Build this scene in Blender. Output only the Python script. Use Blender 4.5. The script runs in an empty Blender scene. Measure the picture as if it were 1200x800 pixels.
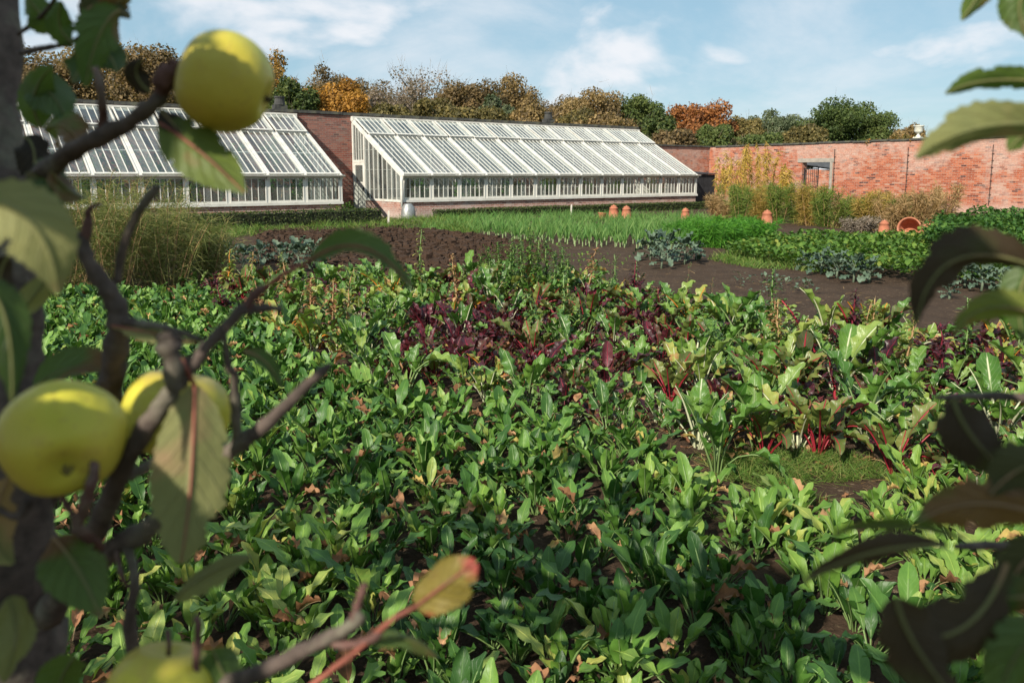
import bpy, math, random
import numpy as np
from mathutils import Vector, Matrix, Euler

SC = bpy.context.scene
COL = SC.collection
random.seed(11)
RNG = np.random.default_rng(11)
R = math.radians

# ------------------------------------------------------------------ camera
CAM_H, PITCH, FPX = 1.6, R(8.0), 933.3
HORIZON = 205.0
PPY = HORIZON + math.tan(PITCH) * FPX            # image row of the optical axis (1200x800 frame)
cam_d = bpy.data.cameras.new('camera'); cam = bpy.data.objects.new('camera', cam_d); COL.objects.link(cam)
cam_d.sensor_width = 36.0; cam_d.lens = FPX * 36.0 / 1200.0
cam_d.shift_y = (PPY - 400.0) / 1200.0
cam_d.clip_start = 0.05; cam_d.clip_end = 4000
cam.location = (0, 0, CAM_H); cam.rotation_euler = (R(90) - PITCH, 0, 0)
cam_d.dof.use_dof = True; cam_d.dof.focus_distance = 7.0; cam_d.dof.aperture_fstop = 6.8
SC.camera = cam
FW = np.array([0, math.cos(PITCH), -math.sin(PITCH)]); UPV = np.array([0, math.sin(PITCH), math.cos(PITCH)]); RT = np.array([1.0, 0, 0])

# ------------------------------------------------------------------ sky and sun
SUN_AZ, SUN_EL = R(31.0), R(33.0)                 # azimuth: from straight behind the camera towards its left
TO_SUN = Vector((-math.sin(SUN_AZ) * math.cos(SUN_EL), -math.cos(SUN_AZ) * math.cos(SUN_EL), math.sin(SUN_EL)))
W = bpy.data.worlds.new('World'); SC.world = W; W.use_nodes = True
nt = W.node_tree; nt.nodes.clear()
def wn(t, **k):
    n = nt.nodes.new(t)
    for a, b in k.items(): setattr(n, a, b)
    return n
out = wn('ShaderNodeOutputWorld'); bg = wn('ShaderNodeBackground'); bg.inputs['Strength'].default_value = 0.058
sky = wn('ShaderNodeTexSky', sky_type='NISHITA', sun_disc=False, sun_elevation=SUN_EL, air_density=1.0, dust_density=0.15, ozone_density=1.0)
sky.sun_rotation = math.atan2(TO_SUN.x, TO_SUN.y)
tc = wn('ShaderNodeTexCoord'); sep = wn('ShaderNodeSeparateXYZ'); nt.links.new(tc.outputs['Generated'], sep.inputs[0])
def wmath(op, a, b=None, clamp=False):
    n = wn('ShaderNodeMath', operation=op, use_clamp=clamp)
    for i, v in enumerate((a, b)):
        if v is None: continue
        if isinstance(v, (int, float)): n.inputs[i].default_value = v
        else: nt.links.new(v, n.inputs[i])
    return n.outputs[0]
# clouds: noise over the whole dome of directions, flattened a little towards the horizon
cb = wn('ShaderNodeMapping'); cb.inputs['Scale'].default_value = (1, 1, 2.1); nt.links.new(tc.outputs['Generated'], cb.inputs[0])
def cloud(scale, detail, lo, hi, off, rough=0.55):
    mp = wn('ShaderNodeMapping'); mp.inputs['Location'].default_value = off; mp.inputs['Scale'].default_value = (scale, scale, scale)
    nt.links.new(cb.outputs[0], mp.inputs[0])
    n = wn('ShaderNodeTexNoise'); n.inputs['Scale'].default_value = 1.0; n.inputs['Detail'].default_value = detail; n.inputs['Roughness'].default_value = rough
    n.inputs['Distortion'].default_value = 0.25
    nt.links.new(mp.outputs[0], n.inputs['Vector'])
    r = wn('ShaderNodeMapRange', interpolation_type='SMOOTHSTEP'); r.inputs['From Min'].default_value = lo; r.inputs['From Max'].default_value = hi
    nt.links.new(n.outputs[0], r.inputs[0]); return r.outputs[0]
CLOUD_OFF = (9.2, 4.4, 0)
c1 = cloud(4.2, 7, 0.49, 0.64, CLOUD_OFF, 0.5)
c2 = wmath('MULTIPLY', cloud(2.6, 8, 0.42, 0.75, (8.3, 1.7, 0), 0.6), 0.6)
call = wmath('MAXIMUM', wmath('MULTIPLY', c1, 0.85), c2)
mix = wn('ShaderNodeMix', data_type='RGBA'); mix.inputs['B'].default_value = (12.0, 12.0, 12.4, 1)
tint = wn('ShaderNodeMix', data_type='RGBA', blend_type='MULTIPLY'); tint.inputs['Factor'].default_value = 1.0; tint.inputs['B'].default_value = (1.04, 1.06, 1.0, 1)
nt.links.new(sky.outputs[0], tint.inputs['A']); veil = wn('ShaderNodeMix', data_type='RGBA'); veil.inputs['Factor'].default_value = 0.6; veil.inputs['B'].default_value = (5.2, 8.5, 10.8, 1)   # thin even high haze
nt.links.new(tint.outputs['Result'], veil.inputs['A']); nt.links.new(veil.outputs['Result'], mix.inputs['A'])
nt.links.new(call, mix.inputs['Factor']); nt.links.new(mix.outputs['Result'], bg.inputs['Color']); nt.links.new(bg.outputs[0], out.inputs[0])

sun_d = bpy.data.lights.new('sun', 'SUN'); sun_d.energy = 5.0; sun_d.angle = R(0.53); sun_d.color = (1.0, 0.92, 0.79)
sun = bpy.data.objects.new('sun', sun_d); COL.objects.link(sun); sun.rotation_euler = TO_SUN.to_track_quat('Z', 'Y').to_euler()
sun.location = TO_SUN * 50
SC.view_settings.view_transform = 'Standard'; SC.view_settings.look = 'None'; SC.view_settings.gamma = 1.0
SC.view_settings.use_curve_mapping = False; SC.view_settings.exposure = 0.46
SC.render.engine = 'CYCLES'
cy = SC.cycles
cy.max_bounces = 7; cy.diffuse_bounces = 2; cy.glossy_bounces = 3; cy.transmission_bounces = 4; cy.transparent_max_bounces = 20
cy.use_denoising = True; cy.sample_clamp_indirect = 6.0
try: cy.denoiser = 'OPENIMAGEDENOISE'
except Exception: pass
cy.caustics_reflective = False; cy.caustics_refractive = False

# ------------------------------------------------------------------ measuring helpers (1200x800 frame)
def ray(px, py): return FW + RT * ((px - 600) / FPX) + UPV * ((PPY - py) / FPX)
def at(px, py, d):                     # the point seen at a pixel, d metres along the view axis
    return np.array([0, 0, CAM_H]) + ray(px, py) * d
def ground(px, py, z=0.0):
    r = ray(px, py); return np.array([0, 0, CAM_H]) + r * ((z - CAM_H) / r[2])
def atY(px, py, Y):
    r = ray(px, py); return np.array([0, 0, CAM_H]) + r * (Y / r[1])
def proj(P):
    P = np.atleast_2d(np.asarray(P, float)) - np.array([0, 0, CAM_H])
    d = P @ FW; d = np.where(np.abs(d) < 1e-6, 1e-6, d)
    return np.stack([600 + FPX * (P @ RT) / d, PPY - FPX * (P @ UPV) / d, d], 1)
def inpoly(xy, poly):
    x, y = xy[:, 0], xy[:, 1]; ins = np.zeros(len(xy), bool); n = len(poly); j = n - 1
    for i in range(n):
        xi, yi = poly[i]; xj, yj = poly[j]
        c = ((yi > y) != (yj > y)) & (x < (xj - xi) * (y - yi) / ((yj - yi) or 1e-9) + xi)
        ins ^= c; j = i
    return ins
def scatter(poly, step, jit=0.45, seed=0):
    """jittered grid of ground points whose place in the picture lies in a polygon"""
    g = np.random.default_rng(seed)
    c = np.array([ground(*p)[:2] for p in poly]); lo, hi = c.min(0) - step, c.max(0) + step
    xs, ys = np.arange(lo[0], hi[0], step), np.arange(lo[1], hi[1], step)
    X, Y = np.meshgrid(xs, ys); X = X + (np.arange(len(ys))[:, None] % 2) * step * 0.5
    P = np.stack([X.ravel(), Y.ravel()], 1) + g.uniform(-jit, jit, (X.size, 2)) * step
    q = proj(np.c_[P, np.zeros(len(P))]); k = inpoly(q[:, :2], poly) & (q[:, 2] > 0.5)
    return P[k]

# ------------------------------------------------------------------ building helpers
def tag(o, label=None, cat=None, group=None, kind=None):
    if label: o['label'] = label
    if cat: o['category'] = cat
    if group: o['group'] = group
    if kind: o['kind'] = kind
    return o
def link(o, parent=None):
    COL.objects.link(o)
    if parent is not None: o.parent = parent
    return o
def empty(name, loc=(0, 0, 0), rz=0.0, parent=None):
    o = bpy.data.objects.new(name, None); o.empty_display_size = 0.1
    o.location = loc; o.rotation_euler = (0, 0, rz); return link(o, parent)
def inst(name, mesh, parent=None, loc=(0, 0, 0), rot=(0, 0, 0), sc=1.0):
    o = bpy.data.objects.new(name, mesh); o.location = loc; o.rotation_euler = rot
    o.scale = (sc, sc, sc) if isinstance(sc, (int, float)) else sc
    return link(o, parent)
def copy_tree(o, parent=None):
    c = o.copy(); COL.objects.link(c); c.parent = parent
    for ch in o.children: copy_tree(ch, c)
    return c
def np_mesh(name, V, F, mats, mi=None, uv=None, rnd=None, smooth=False):
    """F: (n,4) or (n,3) int array; uv, rnd per vertex"""
    V = np.asarray(V, np.float32); F = np.asarray(F, np.int32); n, k = F.shape
    m = bpy.data.meshes.new(name)
    m.vertices.add(len(V)); m.vertices.foreach_set('co', V.ravel())
    m.loops.add(n * k); m.loops.foreach_set('vertex_index', F.ravel())
    m.polygons.add(n); m.polygons.foreach_set('loop_start', np.arange(0, n * k, k, dtype=np.int32))
    try: m.polygons.foreach_set('loop_total', np.full(n, k, np.int32))
    except Exception: pass
    if mi is not None: m.polygons.foreach_set('material_index', np.asarray(mi, np.int32))
    m.polygons.foreach_set('use_smooth', np.full(n, smooth, bool))
    if uv is not None:
        l = m.uv_layers.new(name='UVMap'); l.data.foreach_set('uv', np.asarray(uv, np.float32)[F.ravel()].ravel())
    if rnd is not None:
        a = m.attributes.new('rnd', 'FLOAT', 'POINT'); a.data.foreach_set('value', np.asarray(rnd, np.float32))
    for x in (mats if isinstance(mats, (list, tuple)) else [mats]): m.materials.append(x)
    m.update(calc_edges=True); m.validate(); return m

class MB:
    """collects quads into one mesh"""
    def __init__(s): s.v = []; s.f = []; s.n = 0; s.m = []
    def raw(s, V, F, mi=0):
        V = np.asarray(V, float); F = np.asarray(F, int)
        s.v.append(V); s.f.append(F + s.n); s.n += len(V); s.m.append(np.full(len(F), mi)); return s
    def box(s, lo, hi, M=None, mi=0):
        (a, b, c), (d, e, f) = lo, hi
        V = np.array([[a, b, c], [d, b, c], [d, e, c], [a, e, c], [a, b, f], [d, b, f], [d, e, f], [a, e, f]], float)
        if M is not None: V = V @ np.array(M)[:3, :3].T + np.array(M)[:3, 3]
        return s.raw(V, [[0, 3, 2, 1], [4, 5, 6, 7], [0, 1, 5, 4], [1, 2, 6, 5], [2, 3, 7, 6], [3, 0, 4, 7]], mi)
    def prism(s, poly, y0, y1, mi=0):
        """polygon in (x,z) with four corners, extruded along y"""
        V = np.array([[x, y0, z] for x, z in poly] + [[x, y1, z] for x, z in poly]); return s.raw(V, [[0, 1, 2, 3], [7, 6, 5, 4], [0, 4, 5, 1], [1, 5, 6, 2], [2, 6, 7, 3], [3, 7, 4, 0]], mi)
    def tube(s, pts, rad, n=8, mi=0, caps=True, wob=0.0, rg=None):
        pts = np.asarray(pts, float); k = len(pts); rad = np.broadcast_to(np.asarray(rad, float), (k,))
        T = np.gradient(pts, axis=0); T /= np.linalg.norm(T, axis=1)[:, None] + 1e-12
        ref = np.array([0.31, 0.2, 0.93]) if abs(T[0] @ np.array([0.31, 0.2, 0.93])) < 0.9 else np.array([1.0, 0, 0])
        N = np.cross(T[0], ref); N /= np.linalg.norm(N); a = np.linspace(0, 2 * np.pi, n, endpoint=False); V = []
        for i in range(k):
            N = N - T[i] * (N @ T[i]); N /= np.linalg.norm(N) + 1e-12; B = np.cross(T[i], N)
            r = rad[i] * (1 + (rg.uniform(-wob, wob, n) if wob else 0))
            V.append(pts[i] + (np.cos(a) * r)[:, None] * N + (np.sin(a) * r)[:, None] * B)
        V = np.concatenate(V); F = []
        for i in range(k - 1):
            for j in range(n):
                q = (j + 1) % n; F.append([i * n + j, i * n + q, (i + 1) * n + q, (i + 1) * n + j])
        if caps:
            V = np.concatenate([V, pts[:1], pts[-1:]]); c0, c1 = k * n, k * n + 1
            for j in range(0, n, 2):
                F.append([c0, (j + 2) % n, (j + 1) % n, j]); F.append([c1, (k - 1) * n + j, (k - 1) * n + (j + 1) % n, (k - 1) * n + (j + 2) % n])
        return s.raw(V, F, mi)
    def lathe(s, prof, n=20, mi=0, M=None):
        a = np.linspace(0, 2 * np.pi, n, endpoint=False); V = np.concatenate([np.stack([np.cos(a) * r, np.sin(a) * r, np.full(n, z)], 1) for r, z in prof]); F = []
        for i in range(len(prof) - 1):
            for j in range(n):
                q = (j + 1) % n; F.append([i * n + j, i * n + q, (i + 1) * n + q, (i + 1) * n + j])
        if M is not None: V = V @ np.array(M)[:3, :3].T + np.array(M)[:3, 3]
        return s.raw(V, F, mi)
    def mesh(s, name, mat, smooth=False): return np_mesh(name, np.concatenate(s.v), np.concatenate(s.f), mat, np.concatenate(s.m), smooth=smooth)
    def build(s, name, mat, parent=None, smooth=False, loc=(0, 0, 0), rot=(0, 0, 0)): return inst(name, s.mesh(name, mat, smooth), parent, loc, rot)

def fbm2(X, Y, seed, freq, octs=4):
    """value noise on arrays"""
    g = np.random.default_rng(seed); out_ = np.zeros_like(X); amp = 1.0; tot = 0
    for o in range(octs):
        T = g.random((64, 64)); x, y = X * freq + 17.3 * o, Y * freq + 9.1 * o
        xi, yi = np.floor(x).astype(int), np.floor(y).astype(int); fx, fy = x - xi, y - yi
        fx, fy = fx * fx * (3 - 2 * fx), fy * fy * (3 - 2 * fy)
        a, b, c, d = T[xi % 64, yi % 64], T[(xi + 1) % 64, yi % 64], T[xi % 64, (yi + 1) % 64], T[(xi + 1) % 64, (yi + 1) % 64]
        out_ += amp * ((a * (1 - fx) + b * fx) * (1 - fy) + (c * (1 - fx) + d * fx) * fy); tot += amp; amp *= 0.5; freq *= 2.03
    return out_ / tot

# ------------------------------------------------------------------ materials
def newmat(name):
    m = bpy.data.materials.new(name); m.use_nodes = True; t = m.node_tree; t.nodes.clear(); return m, t
class NT:
    def __init__(s, t): s.t = t
    def n(s, typ, ins=None, **k):
        x = s.t.nodes.new(typ)
        for a, b in k.items(): setattr(x, a, b)
        for a, b in (ins or {}).items():
            if hasattr(b, 'is_linked') or isinstance(b, bpy.types.NodeSocket): s.t.links.new(b, x.inputs[a])
            else: x.inputs[a].default_value = b
        return x
    def math(s, op, a, b=0.0, clamp=False): return s.n('ShaderNodeMath', {0: a, 1: b}, operation=op, use_clamp=clamp).outputs[0]
    def mix(s, f, a, b, bt='MIX'): return s.n('ShaderNodeMix', {'Factor': f, 'A': a, 'B': b}, data_type='RGBA', blend_type=bt).outputs['Result']
    def noise(s, vec, scale, detail=4.0, rough=0.55): return s.n('ShaderNodeTexNoise', {'Vector': vec, 'Scale': scale, 'Detail': detail, 'Roughness': rough}).outputs[0]
    def rng(s, v, a, b, c=0.0, d=1.0): return s.n('ShaderNodeMapRange', {0: v, 1: a, 2: b, 3: c, 4: d}).outputs[0]
    def ramp(s, v, stops, interp='LINEAR'):
        r = s.n('ShaderNodeValToRGB', {0: v}); e = r.color_ramp; e.interpolation = interp
        while len(e.elements) < len(stops): e.elements.new(0.5)
        for x, (p, c) in zip(e.elements, stops): x.position = p; x.color = (*c, 1)
        return r.outputs[0]
    def bump(s, h, st=0.3, dist=0.02): return s.n('ShaderNodeBump', {'Height': h, 'Strength': st, 'Distance': dist}).outputs[0]
def c4(c): return (*c, 1.0)
def done(N, sh): N.n('ShaderNodeOutputMaterial', {'Surface': sh})

def mat_plain(name, col, rough=0.6, var=0.25, scale=6.0, metal=0.0, bump=0.0, dirt=None, spec=0.4):
    m, t = newmat(name); N = NT(t); co = N.n('ShaderNodeTexCoord').outputs['Object']
    nz = N.noise(co, scale, 6.0, 0.6)
    dk = tuple(x * (1 - var) for x in col); lt = tuple(min(1, x * (1 + var)) for x in col)
    c = N.ramp(nz, [(0.3, dk), (0.7, lt)])
    if dirt: c = N.mix(N.rng(N.noise(co, scale * 0.37 + 1.3, 5.0, 0.65), 0.52, 0.72, 0, 0.8), c, c4(dirt))
    p = N.n('ShaderNodeBsdfPrincipled', {'Base Color': c, 'Roughness': rough, 'Metallic': metal, 'Specular IOR Level': spec})
    if bump: t.links.new(N.bump(nz, bump, 0.01), p.inputs['Normal'])
    done(N, p.outputs[0]); return m

def mat_leaf(name, stops, rough=0.45, trans=0.2, veins=True, blotch=None, vein_col=None, bumps=0.25, spec=0.35, nscale=25.0, bl=0.62):
    """thin leaf: palette by a random value for each leaf, pale midrib, blotches, light passing through"""
    m, t = newmat(name); N = NT(t)
    ob = N.n('ShaderNodeObjectInfo').outputs['Random']; at_ = N.n('ShaderNodeAttribute', attribute_name='rnd').outputs['Fac']
    rv = N.math('FRACT', N.math('ADD', ob, at_))
    co = N.n('ShaderNodeTexCoord').outputs['Object']
    nz = N.noise(co, nscale, 4.0, 0.6)
    c = N.ramp(N.math('ADD', N.math('MULTIPLY', rv, 0.86), N.math('MULTIPLY', nz, 0.14)), stops)
    c = N.mix(N.rng(nz, 0.35, 0.7, 0.0, 0.35), c, N.mix(1.0, c, (1.5, 1.35, 1.2, 1), 'MULTIPLY'))
    h = nz
    if veins:
        uv = N.n('ShaderNodeSeparateXYZ', {0: N.n('ShaderNodeUVMap').outputs[0]})
        s_ = N.math('ABSOLUTE', N.math('SUBTRACT', uv.outputs[0], 0.5))
        mid = N.rng(s_, 0.02, 0.06, 1.0, 0.0)
        sv = N.math('FRACT', N.math('SUBTRACT', N.math('MULTIPLY', uv.outputs[1], 7.0), N.math('MULTIPLY', s_, 4.0)))
        side = N.math('MULTIPLY', N.rng(N.math('ABSOLUTE', N.math('SUBTRACT', sv, 0.5)), 0.0, 0.10, 1.0, 0.0), 0.35)
        vn = N.math('MAXIMUM', mid, side)
        vc = c4(vein_col) if vein_col else N.mix(1.0, c, (1.9, 1.6, 1.8, 1), 'MULTIPLY')
        c = N.mix(N.math('MULTIPLY', vn, 0.75), c, vc); h = N.math('SUBTRACT', nz, N.math('MULTIPLY', vn, 0.8))
    if blotch:
        b = N.rng(N.math('ADD', N.noise(co, nscale * 0.45, 3.0, 0.5), N.math('MULTIPLY', rv, 0.12)), bl, bl + 0.08)
        c = N.mix(b, c, c4(blotch))
    p = N.n('ShaderNodeBsdfPrincipled', {'Base Color': c, 'Roughness': rough, 'Specular IOR Level': spec, 'Normal': N.bump(h, bumps, 0.004)})
    tr = N.n('ShaderNodeBsdfTranslucent', {'Color': N.mix(1.0, c, (1.3, 1.35, 0.7, 1), 'MULTIPLY')})
    done(N, N.n('ShaderNodeMixShader', {0: trans, 1: p.outputs[0], 2: tr.outputs[0]}).outputs[0]); return m

def mat_brick(name, reds, mortar, white=(0.5, 0.44, 0.4), white_amt=0.3, dark=0.15, zone=None, bw=0.23, rh=0.075):
    m, t = newmat(name); N = NT(t); co = N.n('ShaderNodeTexCoord').outputs['Object']
    s = N.n('ShaderNodeSeparateXYZ', {0: co}); v = N.n('ShaderNodeCombineXYZ', {0: N.math('ADD', s.outputs[0], s.outputs[1]), 1: s.outputs[2], 2: 0.0}).outputs[0]
    b = N.n('ShaderNodeTexBrick', {'Vector': v, 'Color1': (0, 0, 0, 1), 'Color2': (1, 1, 1, 1), 'Mortar': (0.5, 0.5, 0.5, 1), 'Scale': 1.0, 'Mortar Size': 0.008,
                                   'Mortar Smooth': 0.1, 'Brick Width': bw, 'Row Height': rh, 'Bias': 0.0})
    c = N.ramp(b.outputs['Color'], [(0.0, reds[0]), (0.12, reds[1]), (0.55, reds[2]), (0.85, reds[3]), (1.0, reds[4])])
    big = N.noise(co, 0.55, 5.0, 0.65); mid = N.noise(co, 2.3, 5.0, 0.7); fine = N.noise(co, 14.0, 3.0, 0.6)
    c = N.mix(N.rng(mid, 0.35, 0.65, 0, 0.7), c, N.mix(1.0, c, (0.62, 0.58, 0.6, 1), 'MULTIPLY'))
    wz = N.rng(s.outputs[2], 0.0, 3.2, 0.0, 1.0)
    wmask = N.math('MULTIPLY', N.rng(N.math('ADD', N.math('MULTIPLY', big, 0.6), N.math('ADD', N.math('MULTIPLY', mid, 0.4), N.math('MULTIPLY', N.rng(s.outputs[2], 1.6, 3.1, 0.0, 1.0), 0.10))), 0.50, 0.60), white_amt)
    wmask = N.math('MULTIPLY', wmask, N.rng(fine, 0.3, 0.7, 0.45, 1.0))
    c = N.mix(wmask, c, c4(white))
    base = N.math('MULTIPLY', N.rng(N.math('ADD', s.outputs[2], N.math('MULTIPLY', mid, 0.8)), 0.55, 0.85, 1.0, 0.0), 0.6)
    c = N.mix(base, c, c4(white))
    dm = N.math('MULTIPLY', N.rng(N.noise(co, 1.1, 6.0, 0.75), 0.56, 0.72), dark)
    c = N.mix(dm, c, (0.05, 0.035, 0.03, 1))
    c = N.mix(N.math('MULTIPLY', b.outputs['Fac'], 0.9), c, c4(mortar))
    h = N.math('ADD', N.math('MULTIPLY', N.math('SUBTRACT', 1.0, b.outputs['Fac']), 1.0), N.math('MULTIPLY', fine, 0.6))
    p = N.n('ShaderNodeBsdfPrincipled', {'Base Color': c, 'Roughness': 0.9, 'Specular IOR Level': 0.2, 'Normal': N.bump(h, 0.7, 0.012)})
    done(N, p.outputs[0]); return m

def mat_glass():
    m, t = newmat('greenhouse_glass'); N = NT(t); co = N.n('ShaderNodeTexCoord').outputs['Object']
    ob = N.n('ShaderNodeObjectInfo').outputs['Random']
    fr = N.math('ADD', 0.04, N.math('MULTIPLY', N.math('POWER', N.n('ShaderNodeLayerWeight', {'Blend': 0.5}).outputs['Facing'], 5.0), 0.9))
    tr = N.n('ShaderNodeBsdfTransparent', {'Color': (0.94, 0.96, 0.95, 1)})
    gl = N.n('ShaderNodeBsdfGlossy', {'Color': (0.9, 0.95, 1, 1), 'Roughness': 0.06, 'Normal': N.bump(N.noise(co, 3.0, 2.0), 0.15, 0.01)})
    a = N.n('ShaderNodeMixShader', {0: N.math('MULTIPLY', fr, 1.0, True), 1: tr.outputs[0], 2: gl.outputs[0]})
    df = N.n('ShaderNodeBsdfDiffuse', {'Color': (0.50, 0.53, 0.50, 1)})
    grime = N.math('ADD', 0.025, N.math('MULTIPLY', N.math('MULTIPLY', N.noise(co, 4.0, 5.0, 0.7), N.math('POWER', ob, 1.6)), 0.26))
    done(N, N.n('ShaderNodeMixShader', {0: grime, 1: a.outputs[0], 2: df.outputs[0]}).outputs[0]); return m

def mat_ground(name, stops, grass=None, gscale=0.25, rough=0.95, sc=3.0, straw=0.0, bump=0.8):
    m, t = newmat(name); N = NT(t); co = N.n('ShaderNodeTexCoord').outputs['Object']
    a = N.noise(co, sc, 8.0, 0.68); f = N.noise(co, sc * 14, 5.0, 0.7)
    c = N.ramp(N.math('ADD', N.math('MULTIPLY', a, 0.55), N.math('MULTIPLY', f, 0.45)), stops)
    if grass: c = N.mix(N.rng(N.noise(co, gscale, 4.0), 0.5, 0.6), c, c4(grass))
    if straw: c = N.mix(N.math('MULTIPLY', N.rng(N.noise(co, 23.0, 3.0, 0.5), 0.64, 0.70), straw), c, (0.28, 0.21, 0.13, 1))
    p = N.n('ShaderNodeBsdfPrincipled', {'Base Color': c, 'Roughness': rough, 'Specular IOR Level': 0.15, 'Normal': N.bump(N.math('ADD', a, f), bump, 0.03)})
    done(N, p.outputs[0]); return m

def mat_bark(name, a, b, lichen, amt=0.5, sc=40.0):
    m, t = newmat(name); N = NT(t); co = N.n('ShaderNodeTexCoord').outputs['Object']
    n1 = N.noise(co, sc, 6.0, 0.7); n2 = N.noise(co, sc * 0.3, 5.0, 0.6)
    c = N.ramp(n1, [(0.3, a), (0.7, b)]); c = N.mix(N.rng(n2, 0.52, 0.66, 0, amt), c, c4(lichen))
    p = N.n('ShaderNodeBsdfPrincipled', {'Base Color': c, 'Roughness': 0.85, 'Specular IOR Level': 0.2, 'Normal': N.bump(N.math('ADD', n1, n2), 0.7, 0.004)})
    done(N, p.outputs[0]); return m

M = {}
M['white'] = mat_plain('white_paint', (0.62, 0.605, 0.55), 0.6, 0.12, 2.5, dirt=(0.46, 0.43, 0.36))
M['glass'] = mat_glass()
M['brick_dark'] = mat_brick('old_red_brick', [(0.10, 0.045, 0.04), (0.20, 0.07, 0.055), (0.27, 0.085, 0.06), (0.33, 0.12, 0.08), (0.24, 0.15, 0.12)], (0.24, 0.19, 0.16), white_amt=0.12, dark=0.5)
M['brick'] = mat_brick('weathered_orange_brick', [(0.07, 0.035, 0.035), (0.30, 0.078, 0.038), (0.42, 0.12, 0.058), (0.48, 0.175, 0.095), (0.44, 0.26, 0.19)], (0.40, 0.27, 0.21), white=(0.54, 0.41, 0.35), white_amt=0.7, dark=0.75)
M['plinth'] = mat_brick('plinth_brick', [(0.16, 0.07, 0.06), (0.33, 0.14, 0.10), (0.42, 0.19, 0.14), (0.48, 0.26, 0.2), (0.5, 0.36, 0.3)], (0.5, 0.44, 0.38), white_amt=0.5, dark=0.2)
M['coping'] = mat_plain('dark_coping', (0.045, 0.045, 0.043), 0.85, 0.4, 3.0, dirt=(0.12, 0.12, 0.08))
M['stone'] = mat_plain('grey_stone', (0.30, 0.27, 0.23), 0.85, 0.2, 5.0, dirt=(0.2, 0.19, 0.15), bump=0.3)
M['urn'] = mat_plain('pale_urn_stone', (0.66, 0.66, 0.58), 0.8, 0.12, 6.0, dirt=(0.36, 0.38, 0.28))
M['iron'] = mat_plain('dark_iron', (0.025, 0.025, 0.026), 0.6, 0.4, 9.0)
M['rust'] = mat_plain('rusty_iron', (0.05, 0.03, 0.025), 0.8, 0.4, 9.0)
M['timber'] = mat_plain('black_timber', (0.022, 0.022, 0.024), 0.8, 0.4, 4.0)
M['slate'] = mat_plain('slate_roof', (0.06, 0.062, 0.065), 0.7, 0.3, 4.0)
M['terra'] = mat_plain('terracotta', (0.40, 0.145, 0.08), 0.85, 0.2, 9.0, dirt=(0.42, 0.26, 0.19), bump=0.2)
M['zinc'] = mat_plain('galvanised_metal', (0.34, 0.35, 0.34), 0.45, 0.25, 8.0, metal=0.6, dirt=(0.2, 0.19, 0.17))
M['stake'] = mat_plain('pale_stake', (0.6, 0.56, 0.48), 0.8, 0.15)
M['bench'] = mat_plain('grey_staging', (0.30, 0.28, 0.24), 0.9, 0.3)
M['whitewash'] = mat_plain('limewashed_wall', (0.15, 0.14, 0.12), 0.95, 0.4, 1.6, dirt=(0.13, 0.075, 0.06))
SHADE_L = [(-2.6, 0.0, 2.0, 0.45), (-2.9, 0.6, 1.9, 0.5), (-0.95, -0.35, 2.35, 0.2), (-2.4, -0.8, 2.2, 0.4)]  # unseen leaf clumps placed to shade the lower left
SHADE_R = [(0.3, -0.4, 1.95, 0.2), (0.25, -0.9, 2.2, 0.25), (0.55, -0.3, 1.9, 0.2)]  # unseen leaf clumps added in place of the camera holder's shade at right
# ------------------------------------------------------------------ the walled garden's own frame: u along the greenhouses, v towards the north wall
TH = math.atan2(0.592, 0.806); GO = np.array([-3.99, 29.3])
GU, GV = np.array([math.cos(TH), math.sin(TH)]), np.array([-math.sin(TH), math.cos(TH)])
def G(u, v, z=0.0): p = GO + GU * u + GV * v; return (p[0], p[1], z)
def toG(P): q = np.atleast_2d(P)[:, :2] - GO; return np.stack([q @ GU, q @ GV], 1)
BAY, NB, DEP, EAVE, SILL, RIDGE = 1.23, 13, 4.13, 1.6, 0.69, 3.80
WALL_H, LOW_H, CORNER = 3.95, 3.12, 21.8

# ------------------------------------------------------------------ ground
M['soil'] = mat_ground('garden_soil', [(0.3, (0.028, 0.018, 0.012)), (0.5, (0.066, 0.042, 0.027)), (0.72, (0.12, 0.078, 0.050))], straw=0.6)
M['clod'] = mat_ground('dug_earth', [(0.3, (0.030, 0.018, 0.012)), (0.5, (0.064, 0.039, 0.026)), (0.75, (0.11, 0.068, 0.046))], sc=6.0)
M['meadow'] = mat_ground('meadow', [(0.3, (0.05, 0.07, 0.02)), (0.7, (0.09, 0.11, 0.035))], sc=0.3)
M['path'] = mat_ground('beaten_path', [(0.3, (0.16, 0.12, 0.09)), (0.7, (0.26, 0.2, 0.16))], sc=4.0)
tag(MB().raw([[-1500, -1500, -0.12], [1500, -1500, -0.12], [1500, 1500, -0.12], [-1500, 1500, -0.12]], [[0, 1, 2, 3]]).build('ground', M['meadow']), 'grassy ground around the walled garden', 'ground', kind='structure')
DUG = [(300, 268), (460, 266), (610, 282), (650, 300), (560, 330), (470, 325), (300, 310)]
def soil_height(X, Y):
    P = np.stack([X, Y, np.zeros_like(X)], 1); q = proj(P); g = toG(P)
    dug = inpoly(q[:, :2], DUG) & (q[:, 2] > 1)
    amp = np.where(g[:, 1] > -3.2, 0.0, 0.035) + np.where(dug, 0.075, 0.0)
    return amp * (fbm2(X, Y, 5, 1.6, 4) - 0.5) * 2 + np.where(dug, 0.05 * (fbm2(X, Y, 9, 5.0, 2) - 0.4), 0)
xs, ys = np.arange(-24, 34, 0.16), np.arange(-3, 52, 0.16)
X, Y = [a.ravel() for a in np.meshgrid(xs, ys)]
Z = soil_height(X, Y); g_ = toG(np.stack([X, Y], 1))
nx, ny = len(xs), len(ys); ii = (np.arange(ny - 1)[:, None] * nx + np.arange(nx - 1)[None]).ravel()
F = np.stack([ii, ii + 1, ii + nx + 1, ii + nx], 1)
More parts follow.
